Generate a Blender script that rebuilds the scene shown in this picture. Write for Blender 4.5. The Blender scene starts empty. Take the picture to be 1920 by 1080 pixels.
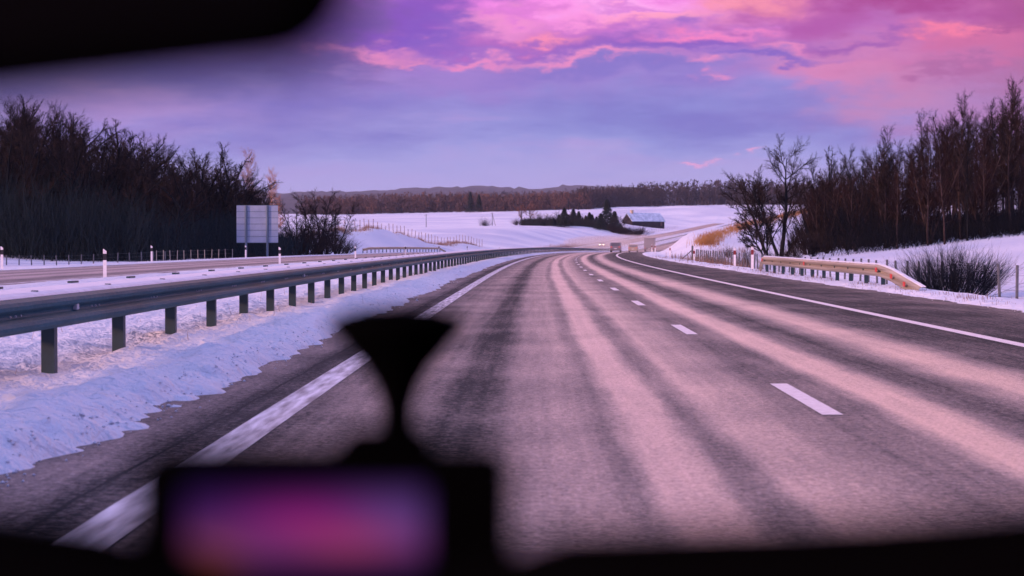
import bpy, math, random
import numpy as np
from mathutils import Vector, Matrix
sc = bpy.context.scene
col = sc.collection
F = 3615.0          # focal length of the photograph in its own pixels
CAMH = 1.2

# ------------------------------------------------------------------ camera
cd = bpy.data.cameras.new('camera'); cam = bpy.data.objects.new('camera', cd); col.objects.link(cam)
cd.sensor_width = 36.0; cd.lens = F/1920*36.0
cd.clip_start = 0.05; cd.clip_end = 30000
yaw = math.atan(40/F); pitch = -math.atan(83/F)
cam.location = (0, 0, CAMH); cam.rotation_euler = (math.pi/2 + pitch, 0, yaw)
cd.dof.use_dof = True; cd.dof.focus_distance = 38.0; cd.dof.aperture_fstop = 5.0
sc.camera = cam

# ------------------------------------------------------------------ exposure
sc.view_settings.view_transform = 'Standard'
try: sc.view_settings.look = 'None'
except Exception: pass
sc.view_settings.exposure = 0.28; sc.view_settings.gamma = 1.0
sc.cycles.use_denoising = True
sc.cycles.max_bounces = 6; sc.cycles.diffuse_bounces = 2; sc.cycles.glossy_bounces = 2
sc.cycles.transparent_max_bounces = 12; sc.cycles.volume_bounces = 0
sc.cycles.caustics_reflective = False; sc.cycles.caustics_refractive = False

def lin(c):
    return tuple(((v/255)/12.92 if v/255 <= .04045 else ((v/255+.055)/1.055)**2.4) for v in c)

# ------------------------------------------------------------------ world: dusk sky with lit cloud
SUN_AZ = math.radians(-122)      # measured from +Y towards +X: the sun stands low on the left, a little behind
SUN_EL = math.radians(14)
w = bpy.data.worlds.new('World'); sc.world = w; w.use_nodes = True
nt = w.node_tree; nt.nodes.clear()
def N(t, **k):
    n = nt.nodes.new(t)
    for a, b in k.items(): setattr(n, a, b)
    return n
def L(a, b): nt.links.new(a, b)
def setin(n, i, v):
    if hasattr(v, 'is_linked') or hasattr(v, 'links'): L(v, n.inputs[i])
    else: n.inputs[i].default_value = v
def M(op, a, b=0.0, c=None, clamp=False):
    n = N('ShaderNodeMath', operation=op); n.use_clamp = clamp
    setin(n, 0, a); setin(n, 1, b)
    if c is not None: setin(n, 2, c)
    return n.outputs[0]
def MIX(f, a, b, mode='MIX'):
    n = N('ShaderNodeMix', data_type='RGBA', blend_type=mode)
    setin(n, 0, f); setin(n, 6, a); setin(n, 7, b)
    return n.outputs[2]
tc = N('ShaderNodeTexCoord'); sep = N('ShaderNodeSeparateXYZ'); L(tc.outputs['Generated'], sep.inputs[0])
dx, dy, dz = sep.outputs
az = M('ARCTAN2', dx, dy)                       # 0 along the road, positive to the right
el = M('ARCSINE', dz)
# noises in (azimuth, elevation)
def cxyz(x, y, z=0.0):
    n = N('ShaderNodeCombineXYZ'); setin(n, 0, x); setin(n, 1, y); setin(n, 2, z); return n.outputs[0]
def noise(vec, scale, detail=5, rough=.55, out=0):
    n = N('ShaderNodeTexNoise'); n.noise_dimensions = '3D'
    L(vec, n.inputs['Vector']); n.inputs['Scale'].default_value = scale
    n.inputs['Detail'].default_value = detail; n.inputs['Roughness'].default_value = rough
    return n.outputs[out]
base_v = cxyz(M('MULTIPLY', az, 1.0), M('MULTIPLY', el, 2.6), 0.37)
n1 = noise(base_v, 16, 6, .58); n2 = noise(cxyz(az, M('MULTIPLY', el, 2.2), 4.1), 17, 6, .6)
n3 = noise(cxyz(az, M('MULTIPLY', el, 3.2), 9.3), 42, 5, .6)
# sky position in hundredths: X runs right, Y runs down from the top, in photograph pixels / 100
X0 = M('MULTIPLY_ADD', az, F/100, 10.0); Y0 = M('MULTIPLY_ADD', el, -F/100, 4.57)
X = M('ADD', X0, M('MULTIPLY', M('SUBTRACT', n1, .5), 4.0))
Y = M('ADD', Y0, M('MULTIPLY', M('SUBTRACT', n2, .5), 1.5))
X = M('ADD', X, M('MULTIPLY', M('SUBTRACT', n3, .5), 2.1))
Y = M('ADD', Y, M('MULTIPLY', M('SUBTRACT', n3, .5), -0.7))
def ramp(fac, stops):
    n = N('ShaderNodeValToRGB'); L(fac, n.inputs[0]); e = n.color_ramp.elements
    while len(e) > 1: e.remove(e[-1])
    e[0].position = stops[0][0]; e[0].color = (*lin(stops[0][1]), 1)
    for p, c in stops[1:]:
        q = e.new(p); q.color = (*lin(c), 1)
    return n.outputs[0]
ef = M('DIVIDE', el, 1.5708, clamp=True)
# elevation (rad)/1.57 ; the photograph sees 0 .. 0.126 rad -> 0 .. 0.08
sky = ramp(ef, [(0, (190, 172, 216)), (.020, (174, 164, 224)), (.032, (152, 154, 220)), (.046, (138, 138, 212)), (.058, (146, 126, 208)),
                (.072, (150, 98, 200)), (.088, (170, 104, 205)), (.13, (196, 140, 205)), (.25, (190, 168, 222)), (.5, (176, 172, 226)), (1, (160, 166, 226))])
def blob(c, cx, cy, sx, sy, colr, s=1.0, sharp=1.0):
    a = M('DIVIDE', M('SUBTRACT', X, cx), sx); b = M('DIVIDE', M('SUBTRACT', Y, cy), sy)
    d = M('ADD', M('MULTIPLY', a, a), M('MULTIPLY', b, b))
    if sharp > 1:
        d = M('POWER', M('MAXIMUM', d, 0.0), sharp)
    g = M('MULTIPLY', M('EXPONENT', M('MULTIPLY', d, -1.0)), s)
    return MIX(g, c, (*lin(colr), 1))
BL = [ # cx, cy, sx, sy, colour, strength, edge sharpness
 (2.5, 2.2, 4.2, .75, (168, 130, 198), .8, 1), (4.6, 1.6, 2.5, .7, (110, 104, 180), .6, 1), (5.5, 1.1, 1.7, .8, (56, 60, 140), .85, 1.2),
 (11.6, 2.35, 1.9, .7, (134, 142, 212), .75, 1), (13.4, 2.0, 2.6, .42, (126, 132, 208), .8, 1), (15.4, 2.35, 1.6, .35, (138, 130, 205), .7, 1),
 (11.5, 3.2, 3.0, .35, (180, 166, 222), .5, 1),
 (12, -1.6, 9, 2.1, (226, 112, 196), .95, 1), (10.6, .1, 3.6, .55, (246, 128, 228), .96, 1.4), (11.8, .15, 1.5, .22, (252, 172, 240), .8, 1),
 (12.6, .38, 1.6, .16, (255, 158, 188), .85, 1), (14.2, .02, .9, .26, (255, 150, 160), .8, 1.2),
 (17.0, -.1, 2.1, .7, (160, 30, 138), .95, 1.3), (19.4, .1, 1.0, .9, (140, 28, 110), .75, 1),
 (9.4, .52, 1.1, .22, (250, 150, 205), .75, 1.2), (9.6, .8, 1.3, .1, (255, 120, 180), .6, 1),
 (7.6, .35, 1.05, .75, (126, 66, 190), .96, 1.8), (8.2, .8, .8, .38, (122, 88, 196), .8, 1.3), (6.3, .3, .9, .8, (70, 50, 150), .8, 1.2),
 (11.2, .85, 3.2, .2, (146, 84, 190), .9, 1.3), (13.3, .95, 1.9, .12, (122, 80, 190), .85, 1.2),(11.0, .55, 1.1, .14, (172, 88, 190), .6, 1.2), (15.0, .5, .95, .34, (168, 68, 164), .9, 1.4), (13.0, .5, .5, .12, (130, 80, 195), .8, 1.2),
 (10.4, .72, .5, .13, (255, 140, 175), .85, 1.1), (13.5, .75, .9, .12, (252, 128, 190), .8, 1.1),
 (9.3, 1.09, 1.0, .09, (245, 135, 190), .8, 1.1), (11.3, 1.17, 1.2, .11, (248, 140, 190), .85, 1.2),
 (7.0, .93, .85, .17, (240, 140, 190), .75, 1.2), (7.6, 1.1, .5, .06, (245, 140, 180), .6, 1),
 (11.3, 1.4, 1.4, .16, (110, 104, 196), .75, 1.2), (9.0, 1.5, 2.2, .3, (156, 118, 200), .6, 1),
 (15.6, 1.35, 1.5, .36, (214, 126, 180), .9, 1.4), (17.0, 1.75, 1.3, .5, (200, 128, 176), .75, 1.1), (18.3, 1.0, 2.2, .55, (208, 96, 150), .85, 1.1), (17.6, .78, .6, .13, (252, 122, 158), .8, 1.1),
 (19.3, 1.6, 1.2, .5, (172, 96, 142), .7, 1.1), (18.6, 2.3, 2.2, .5, (182, 112, 170), .7, 1),
 (15.9, .92, .9, .11, (140, 66, 170), .75, 1.3), (17.6, 1.38, 1.0, .10, (160, 84, 150), .6, 1.2), (14.3, 1.18, 1.3, .09, (112, 84, 192), .8, 1.3), (12.0, .2, .9, .07, (190, 90, 205), .6, 1.2), (9.9, .3, .5, .1, (190, 90, 200), .5, 1.2), (19.0, .55, 1.0, .25, (156, 50, 130), .7, 1.2), (14.9, .95, .7, .08, (246, 140, 190), .6, 1.1),
 (17.3, -.05, 2.1, .5, (150, 22, 130), .8, 1.3), (8.3, .25, 1.0, .5, (112, 60, 182), .6, 1.4),
 (13.0, 1.31, .3, .08, (244, 140, 190), .7, 1), (13.35, 2.93, .38, .06, (240, 160, 208), .75, 1.2),
]
c = sky
n4 = noise(cxyz(az, M('MULTIPLY', el, 4.5), 2.2), 9, 7, .62)
lay = N('ShaderNodeMapRange'); L(n4, lay.inputs[0]); lay.inputs[1].default_value = .46; lay.inputs[2].default_value = .66; lay.inputs[4].default_value = .62
lo = N('ShaderNodeMapRange'); L(el, lo.inputs[0]); lo.inputs[1].default_value = .022; lo.inputs[2].default_value = .055
for b in BL[:6]: c = blob(c, *b)
c = MIX(M('MULTIPLY', lay.outputs[0], lo.outputs[0]), c, (*lin((104, 100, 190)), 1))
lay2 = N('ShaderNodeMapRange'); L(n4, lay2.inputs[0]); lay2.inputs[1].default_value = .47; lay2.inputs[2].default_value = .34; lay2.inputs[4].default_value = .45
c = MIX(M('MULTIPLY', lay2.outputs[0], lo.outputs[0]), c, (*lin((190, 150, 214)), 1))
for b in BL[6:]: c = blob(c, *b)
# warm afterglow high to the right of the road and low on the sun's side
def glow(c, a0, e0, sa, se, colr, s):
    da = M('SUBTRACT', az, a0)
    a = M('DIVIDE', M('ARCTAN2', M('SINE', da), M('COSINE', da)), sa); b = M('DIVIDE', M('SUBTRACT', el, e0), se)
    g = M('MULTIPLY', M('EXPONENT', M('MULTIPLY', M('ADD', M('MULTIPLY', a, a), M('MULTIPLY', b, b)), -1.0)), s)
    return MIX(g, c, (*colr, 1))
zen = N('ShaderNodeMapRange'); zen.interpolation_type = 'SMOOTHSTEP'; L(el, zen.inputs[0]); zen.inputs[1].default_value = .16; zen.inputs[2].default_value = .55
c = MIX(zen.outputs[0], c, (.40, .43, .95, 1))
c = glow(c, .26, .37, .52, .12, (5.6, 2.5, 1.7), .95)
c = glow(c, -.25, .36, .30, .11, (1.3, .75, 1.05), .6)
c = glow(c, SUN_AZ, .08, .75, .16, (1.3, .62, .40), .85)
nis = N('ShaderNodeTexSky', sky_type='NISHITA'); nis.sun_disc = False
nis.sun_elevation = SUN_EL; nis.sun_rotation = SUN_AZ
bg1 = N('ShaderNodeBackground'); L(c, bg1.inputs[0]); bg1.inputs[1].default_value = 0.89
bg2 = N('ShaderNodeBackground'); L(nis.outputs[0], bg2.inputs[0]); bg2.inputs[1].default_value = 0.003
ad = N('ShaderNodeAddShader'); L(bg1.outputs[0], ad.inputs[0]); L(bg2.outputs[0], ad.inputs[1])
wo = N('ShaderNodeOutputWorld'); L(ad.outputs[0], wo.inputs[0])

# ------------------------------------------------------------------ sun
sd = bpy.data.lights.new('sun', 'SUN'); so = bpy.data.objects.new('sun', sd); col.objects.link(so)
sd.energy = 3.6; sd.angle = math.radians(5); sd.color = (1.0, .52, .44)
sv = Vector((math.sin(SUN_AZ)*math.cos(SUN_EL), math.cos(SUN_AZ)*math.cos(SUN_EL), math.sin(SUN_EL)))
so.rotation_euler = sv.to_track_quat('Z', 'Y').to_euler()

# ------------------------------------------------------------------ helpers
def tag(o, label=None, cat=None, group=None, kind=None):
    if label: o['label'] = label
    if cat: o['category'] = cat
    if group: o['group'] = group
    if kind: o['kind'] = kind
    return o
def empty(name, loc=(0, 0, 0), rz=0, **k):
    o = bpy.data.objects.new(name, None); col.objects.link(o); o.location = loc; o.rotation_euler = (0, 0, rz)
    o.empty_display_size = .2
    return tag(o, **k)
def mesh_obj(name, V, Fc, mat, parent=None, smooth=False, uv=None, **k):
    me = bpy.data.meshes.new(name)
    V = np.asarray(V, dtype=np.float32).reshape(-1, 3)
    if isinstance(Fc, np.ndarray):
        n = Fc.shape[1]; nf = Fc.shape[0]
        me.vertices.add(len(V)); me.vertices.foreach_set('co', V.ravel())
        me.loops.add(nf*n); me.loops.foreach_set('vertex_index', Fc.astype(np.int32).ravel())
        me.polygons.add(nf); me.polygons.foreach_set('loop_start', np.arange(0, nf*n, n, dtype=np.int32))
        try: me.polygons.foreach_set('loop_total', np.full(nf, n, dtype=np.int32))
        except Exception: pass
        me.update(calc_edges=True); me.validate()
    else:
        me.from_pydata([tuple(map(float, v)) for v in V], [], Fc); me.update()
    if uv is not None:
        lay = me.uv_layers.new(name='UVMap')
        li = np.empty(len(me.loops), dtype=np.int32); me.loops.foreach_get('vertex_index', li)
        lay.data.foreach_set('uv', np.asarray(uv, dtype=np.float32)[li].ravel())
    if smooth: me.polygons.foreach_set('use_smooth', np.ones(len(me.polygons), dtype=bool))
    me.materials.append(mat)
    o = bpy.data.objects.new(name, me); col.objects.link(o)
    if parent: o.parent = parent
    return tag(o, **k)
class MB:
    def __init__(s): s.V = []; s.F = []
    def box(s, c, d, rz=0, rx=0, ry=0, taper=1.0):
        R = Matrix.Rotation(rz, 3, 'Z') @ Matrix.Rotation(ry, 3, 'Y') @ Matrix.Rotation(rx, 3, 'X')
        b = len(s.V)
        for z in (-1, 1):
            t = taper if z > 0 else 1
            for y in (-1, 1):
                for x in (-1, 1):
                    s.V.append(tuple(Vector(c) + R @ Vector((x*d[0]/2*t, y*d[1]/2*t, z*d[2]/2))))
        for f in ((0, 2, 3, 1), (4, 5, 7, 6), (0, 1, 5, 4), (2, 6, 7, 3), (0, 4, 6, 2), (1, 3, 7, 5)):
            s.F.append(tuple(b+i for i in f))
        return s
    def prism(s, poly, a, b, axis='x'):
        n = len(poly); o = len(s.V)
        for h in (a, b):
            for p in poly:
                s.V.append({'x': (h, p[0], p[1]), 'y': (p[0], h, p[1]), 'z': (p[0], p[1], h)}[axis])
        s.F.append(tuple(o+i for i in range(n))[::-1]); s.F.append(tuple(o+n+i for i in range(n)))
        for i in range(n):
            j = (i+1) % n; s.F.append((o+i, o+j, o+n+j, o+n+i))
        return s
    def lathe(s, c, prof, n=24, axis='z'):
        o = len(s.V)
        for r, h in prof:
            for i in range(n):
                a = 2*math.pi*i/n; u, v = r*math.cos(a), r*math.sin(a)
                p = {'z': (u, v, h), 'x': (h, u, v), 'y': (u, h, v)}[axis]
                s.V.append((c[0]+p[0], c[1]+p[1], c[2]+p[2]))
        for k in range(len(prof)-1):
            for i in range(n):
                j = (i+1) % n; s.F.append((o+k*n+i, o+k*n+j, o+(k+1)*n+j, o+(k+1)*n+i))
        s.F.append(tuple(o+i for i in range(n))[::-1]); s.F.append(tuple(o+(len(prof)-1)*n+i for i in range(n)))
        return s
    def build(s, name, mat, parent=None, bevel=0, smooth=False, seg=2, **k):
        o = mesh_obj(name, s.V, s.F, mat, parent, smooth, **k)
        if bevel:
            m = o.modifiers.new('bevel', 'BEVEL'); m.width = bevel; m.segments = seg; m.limit_method = 'ANGLE'; m.angle_limit = .5
            o.data.polygons.foreach_set('use_smooth', np.ones(len(o.data.polygons), dtype=bool))
            m2 = o.modifiers.new('weighted', 'WEIGHTED_NORMAL')
        return o
def copy_tree(o, parent=None):
    c = o.copy(); col.objects.link(c)
    if parent: c.parent = parent
    for ch in list(o.children): copy_tree(ch, c)
    return c
def newmat(name, base=(.5, .5, .5), rough=.7, metal=0, spec=.5, var=0.0, vscale=3.0, bump=0.0, bscale=20.0, emit=None, estr=0, base2=None, stretch=None):
    m = bpy.data.materials.new(name); m.use_nodes = True; t = m.node_tree; b = t.nodes['Principled BSDF']
    b.inputs['Base Color'].default_value = (*base, 1); b.inputs['Roughness'].default_value = rough
    b.inputs['Metallic'].default_value = metal; b.inputs['Specular IOR Level'].default_value = spec
    if emit: b.inputs['Emission Color'].default_value = (*emit, 1); b.inputs['Emission Strength'].default_value = estr
    tc = t.nodes.new('ShaderNodeTexCoord'); vec = tc.outputs['Object']
    if stretch:
        mp = t.nodes.new('ShaderNodeMapping'); mp.inputs['Scale'].default_value = stretch; t.links.new(vec, mp.inputs[0]); vec = mp.outputs[0]
    if var or base2:
        n = t.nodes.new('ShaderNodeTexNoise'); n.inputs['Scale'].default_value = vscale; n.inputs['Detail'].default_value = 5
        t.links.new(vec, n.inputs['Vector'])
        r = t.nodes.new('ShaderNodeMapRange'); r.inputs[1].default_value = .32; r.inputs[2].default_value = .68
        t.links.new(n.outputs[0], r.inputs[0])
        mx = t.nodes.new('ShaderNodeMix'); mx.data_type = 'RGBA'
        t.links.new(r.outputs[0], mx.inputs[0])
        mx.inputs[6].default_value = (*[v*(1-var) for v in base], 1)
        mx.inputs[7].default_value = (*(base2 or [min(1, v*(1+var)) for v in base]), 1)
        t.links.new(mx.outputs[2], b.inputs['Base Color'])
    if bump:
        n = t.nodes.new('ShaderNodeTexNoise'); n.inputs['Scale'].default_value = bscale; n.inputs['Detail'].default_value = 4
        t.links.new(vec, n.inputs['Vector'])
        bp = t.nodes.new('ShaderNodeBump'); bp.inputs['Strength'].default_value = bump; bp.inputs['Distance'].default_value = .1
        t.links.new(n.outputs[0], bp.inputs['Height']); t.links.new(bp.outputs[0], b.inputs['Normal'])
    return m
# numpy value noise
_rs = np.random.RandomState(7); _T = _rs.rand(256, 256)
def vn(x, y):
    x = np.asarray(x, float); y = np.asarray(y, float)
    xi = np.floor(x).astype(int); yi = np.floor(y).astype(int); fx = x-xi; fy = y-yi
    fx = fx*fx*(3-2*fx); fy = fy*fy*(3-2*fy)
    a = _T[xi % 256, yi % 256]; b = _T[(xi+1) % 256, yi % 256]; c = _T[xi % 256, (yi+1) % 256]; d = _T[(xi+1) % 256, (yi+1) % 256]
    return (a*(1-fx)+b*fx)*(1-fy)+(c*(1-fx)+d*fx)*fy-.5
def fbm(x, y, o=4):
    s = 0; a = 1
    for i in range(o):
        s = s+a*vn(x+17.3*i, y+5.1*i); x = x*2.03; y = y*2.03; a *= .5
    return s
def sstep(a, b, x):
    t = np.clip((np.asarray(x, float)-a)/(b-a), 0, 1); return t*t*(3-2*t)

# ------------------------------------------------------------------ the line of the road: P(y) sideways, RZ(y) height
def pchip(xs, ys):
    xs = np.array(xs, float); ys = np.array(ys, float); h = np.diff(xs); dl = np.diff(ys)/h; d = np.zeros_like(ys)
    for i in range(1, len(xs)-1):
        if dl[i-1]*dl[i] > 0:
            w1 = 2*h[i]+h[i-1]; w2 = h[i]+2*h[i-1]; d[i] = (w1+w2)/(w1/dl[i-1]+w2/dl[i])
    d[0] = 0; d[-1] = dl[-1]
    def f(x):
        x = np.clip(np.asarray(x, float), xs[0], xs[-1]); i = np.clip(np.searchsorted(xs, x, 'right')-1, 0, len(h)-1)
        t = (x-xs[i])/h[i]
        return ys[i]*(1+2*t)*(1-t)**2+h[i]*d[i]*t*(1-t)**2+ys[i+1]*t*t*(3-2*t)+h[i]*d[i+1]*t*t*(t-1)
    return f
cc = 3.6e-7
_pt = [(-80, 0), (0, 0)]+[(y, cc*y**3) for y in (30, 60, 90, 120, 150, 180, 210, 235, 250)]+[(300, 9.2), (370, 15.2), (450, 23), (500, 28.3), (600, 38.5), (700, 50), (850, 70), (1000, 94), (1350, 147), (1600, 188), (2200, 300)]
_Pf = pchip(*zip(*_pt))
def P(y): return _Pf(y)
_Rf = pchip([-80, 250, 330, 420, 500, 600, 700, 800, 1000, 1350, 1600, 2200], [0, 0, -.25, -.55, -.5, .1, 1.2, 2.8, 7.0, 14.8, 20, 26])
def RZ(y): return _Rf(y)
_Yf = pchip([200, 300, 400, 500, 600, 700, 850, 1000, 1250, 1500, 1700, 2500, 9000], [478, 471, 465, 455, 440, 427.5, 425, 420, 408, 397, 395, 397, 430])
def ZF(x, y):
    yy = np.maximum(y, 200); ax = 1000+F*x/yy
    Yp = _Yf(yy) + np.interp(ax, [640, 800, 1000, 1170, 1370], [7, 3, 0, -7, -11])*sstep(1000, 1500, yy) + np.interp(ax, [600, 960, 1160], [1.5, 0, 6])*sstep(560, 700, yy)*(1-sstep(850, 1000, yy))
    return CAMH+(457-Yp)*yy/F
RIDGE = [(13.5, 172, 0.2), (15.5, 195, 1.1), (28, 262, 3.6), (46, 320, 6.6), (85, 450, 12)]
def H(x, y):
    x = np.asarray(x, float); y = np.asarray(y, float)
    s = x-P(y); rz = RZ(y)
    near = 1-sstep(60, 160, y)
    ed = (fbm(x*1.0, y*.5)*.26+fbm(x*3.5+9, y*3.1, 4)*.24)*(.35+.65*near)
    sl = np.clip(s, -1e9, 1e9)
    e = np.where((s < 4) & (s > -12), ed, ed*.5)
    prof = np.interp(s+e, [-600, -400, -150, -75, -56, -44, -36, -29, -25.2, -24.2, -23.6, -15.8, -15.2, -14.6, -12, -9, -6, -4.4, -3.3, -2.92, -2.70, -2.5, 8.2, 8.62, 8.95, 9.8, 10.6, 13, 20, 45, 80, 200, 600],
                     [6, 9, 4, 1.2, .35, -.35, -.4, -.1, .05, .03, -.1, -.1, .02, .05, -.05, -.12, .02, .06, .13, .12, .03, -.1, -.1, .0, .08, .08, -.14, -.5, .15, 2.9, 4.5, 9, 16])
    off = np.where(s < 0, np.maximum(-25.5-s, 0), np.maximum(s-10, 0))
    t = sstep(250, 360, y)*sstep(0, 34+np.maximum(y-900, 0)*.12, off)*(s < 0)
    t = np.maximum(t, sstep(1390, 1570, y))
    z = (prof+rz)*(1-t)+ZF(x, y)*t
    # snow relief
    z = z+fbm(x*.9, y*.6, 3)*.05*np.where((s > -23.5) & (s < -16) | (s > -2.6) & (s < 8.3), 0, 1)*np.where(y < 200, 1, 0)
    z = z+(fbm(x*1.9+3, y*1.2, 4)*.12+np.abs(fbm(x*5+3, y*3.5, 3))*.09-.02)*sstep(-2.5, -2.9, s)*np.where(s > -14, 1, 0)*near
    z = z+fbm(x*.05, y*.03, 3)*1.0*np.where(off > 4, sstep(4, 40, off), 0)*np.where(s < 0, sstep(200, 400, y), .25)
    # cutting bank beyond the oncoming carriageway
    cr = np.interp(y, [255, 300, 345, 395, 425, 450, 470, 500], [0, 3.2, 3.9, 2.0, .9, 1.5, 1.0, 0])
    z = z+cr*np.exp(-((s+41+fbm(y*.08, x*.02)*3)/6.0)**2)*(1+.35*fbm(x*.35, y*.12))*sstep(-26, -31, s)
    # right hand ridge
    best = np.zeros_like(z)-9
    for (x0, y0, z0), (x1, y1, z1) in zip(RIDGE[:-1], RIDGE[1:]):
        vx, vy = x1-x0, y1-y0; tt = np.clip(((x-x0)*vx+(y-y0)*vy)/(vx*vx+vy*vy), 0, 1)
        d = np.hypot(x-x0-tt*vx, y-y0-tt*vy); zz = (z0+(z1-z0)*tt+.45)*np.exp(-(d/13.0)**2)-.45
        best = np.maximum(best, zz)
    t2 = sstep(9.2, 15, s)*sstep(120, 165, y)
    z = np.where(best > z, z+(best-z)*t2, z)
    return z
def gz(x, y): return float(H(np.array([x]), np.array([y]))[0])
def at(px, D): return (px-1000)/F*D
# ------------------------------------------------------------------ materials of the ground
def snow_material():
    m = bpy.data.materials.new('snow'); m.use_nodes = True; t = m.node_tree; b = t.nodes['Principled BSDF']
    g = t.nodes.new('ShaderNodeNewGeometry')
    def nz(sc_, det, off=0, st=(1, 1, 1)):
        mp = t.nodes.new('ShaderNodeMapping'); mp.inputs['Scale'].default_value = st; mp.inputs['Location'].default_value = (off, off, 0)
        t.links.new(g.outputs['Position'], mp.inputs[0])
        n = t.nodes.new('ShaderNodeTexNoise'); n.inputs['Scale'].default_value = sc_; n.inputs['Detail'].default_value = det
        t.links.new(mp.outputs[0], n.inputs['Vector']); return n.outputs[0]
    a = nz(.03, 4); r = t.nodes.new('ShaderNodeMapRange'); t.links.new(a, r.inputs[0]); r.inputs[1].default_value = .35; r.inputs[2].default_value = .65
    mx = t.nodes.new('ShaderNodeMix'); mx.data_type = 'RGBA'; t.links.new(r.outputs[0], mx.inputs[0])
    mx.inputs[6].default_value = (.60, .64, .75, 1); mx.inputs[7].default_value = (.84, .85, .88, 1)
    # old grass stubble showing through in thin streaks
    s = nz(1.0, 6, 5, (.6, .16, 1)); r2 = t.nodes.new('ShaderNodeMapRange'); t.links.new(s, r2.inputs[0]); r2.inputs[1].default_value = .66; r2.inputs[2].default_value = .76; r2.inputs[4].default_value = .10
    mx2 = t.nodes.new('ShaderNodeMix'); mx2.data_type = 'RGBA'; t.links.new(r2.outputs[0], mx2.inputs[0]); t.links.new(mx.outputs[2], mx2.inputs[6]); mx2.inputs[7].default_value = (.34, .27, .22, 1)
    t.links.new(mx2.outputs[2], b.inputs['Base Color']); b.inputs['Roughness'].default_value = .75; b.inputs['Specular IOR Level'].default_value = .2
    h1 = nz(2.2, 7); h2 = nz(12, 6)
    ad = t.nodes.new('ShaderNodeMath'); ad.operation = 'MULTIPLY_ADD'; t.links.new(h2, ad.inputs[0]); ad.inputs[1].default_value = .30; t.links.new(h1, ad.inputs[2])
    bp = t.nodes.new('ShaderNodeBump'); bp.inputs['Strength'].default_value = 1.0; bp.inputs['Distance'].default_value = .22
    t.links.new(ad.outputs[0], bp.inputs['Height']); t.links.new(bp.outputs[0], b.inputs['Normal'])
    return m
SNOW = snow_material()
def road_material(name, stops, warm=0.0):
    """stops: lateral metres -> 0 dark matt asphalt .. 1 pale glossier asphalt"""
    m = bpy.data.materials.new(name); m.use_nodes = True; t = m.node_tree; b = t.nodes['Principled BSDF']
    uv = t.nodes.new('ShaderNodeUVMap'); sp = t.nodes.new('ShaderNodeSeparateXYZ'); t.links.new(uv.outputs[0], sp.inputs[0])
    def mth(op, a, b_, c_=None):
        n = t.nodes.new('ShaderNodeMath'); n.operation = op
        for i, v in enumerate((a, b_, c_)):
            if v is None: continue
            if hasattr(v, 'links'): t.links.new(v, n.inputs[i])
            else: n.inputs[i].default_value = v
        return n.outputs[0]
    def nz(sx, sy, sc_, det, rough=.6):
        mp = t.nodes.new('ShaderNodeMapping'); mp.inputs['Scale'].default_value = (sx, sy, 1); t.links.new(uv.outputs[0], mp.inputs[0])
        n = t.nodes.new('ShaderNodeTexNoise'); n.inputs['Scale'].default_value = sc_; n.inputs['Detail'].default_value = det; n.inputs['Roughness'].default_value = rough
        t.links.new(mp.outputs[0], n.inputs['Vector']); return n.outputs[0]
    wob = nz(1, .05, .8, 3); wob2 = nz(1, .25, 3.0, 4)
    u = mth('ADD', sp.outputs[0], mth('MULTIPLY', mth('SUBTRACT', wob, .5), .35)); u = mth('ADD', u, mth('MULTIPLY', mth('SUBTRACT', wob2, .5), .16))
    lo, hi = stops[0][0], stops[-1][0]
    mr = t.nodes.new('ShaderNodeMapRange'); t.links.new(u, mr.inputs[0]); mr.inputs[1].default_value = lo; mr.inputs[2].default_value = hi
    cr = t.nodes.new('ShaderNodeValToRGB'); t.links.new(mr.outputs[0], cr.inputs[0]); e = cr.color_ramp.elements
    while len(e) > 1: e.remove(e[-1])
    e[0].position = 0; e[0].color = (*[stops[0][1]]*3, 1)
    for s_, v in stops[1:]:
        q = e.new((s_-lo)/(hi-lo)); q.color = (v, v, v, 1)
    pale_band = cr.outputs[0]
    streak = nz(9, .22, 1.0, 5, .65); patch = nz(1.0, .5, .7, 5, .6); grit = nz(1, .7, 42, 4, .8); grit2 = nz(1, .8, 16, 6, .85)
    f = mth('ADD', pale_band, mth('MULTIPLY', mth('SUBTRACT', streak, .5), .45))
    f = mth('ADD', f, mth('MULTIPLY', mth('SUBTRACT', patch, .5), .7))
    f = mth('ADD', f, mth('MULTIPLY', mth('SUBTRACT', grit2, .5), 1.6))
    for cs, cw in ((-2.14, .013),):      # long joints between the asphalt lanes
        dd = mth('ABSOLUTE', mth('ADD', mth('SUBTRACT', sp.outputs[0], cs), mth('MULTIPLY', mth('SUBTRACT', wob2, .5), .10)), 0)
        f = mth('SUBTRACT', f, mth('LESS_THAN', dd, cw))
    fc = t.nodes.new('ShaderNodeClamp'); t.links.new(f, fc.inputs[0]); f = fc.outputs[0]
    mx = t.nodes.new('ShaderNodeMix'); mx.data_type = 'RGBA'; t.links.new(f, mx.inputs[0])
    mx.inputs[6].default_value = (.016, .024, .030, 1); mx.inputs[7].default_value = (.30, .245, .25, 1)  # bands turn paler and pinker as well as glossier
    g2 = t.nodes.new('ShaderNodeMapRange'); t.links.new(grit, g2.inputs[0]); g2.inputs[1].default_value = .3; g2.inputs[2].default_value = .7; g2.inputs[3].default_value = .1; g2.inputs[4].default_value = 2.0
    ml = t.nodes.new('ShaderNodeMix'); ml.data_type = 'RGBA'; ml.blend_type = 'MULTIPLY'; ml.inputs[0].default_value = 1
    t.links.new(mx.outputs[2], ml.inputs[6]); cb = t.nodes.new('ShaderNodeCombineColor')
    for i in range(3): t.links.new(g2.outputs[0], cb.inputs[i])
    t.links.new(cb.outputs[0], ml.inputs[7]); t.links.new(ml.outputs[2], b.inputs['Base Color'])
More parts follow.
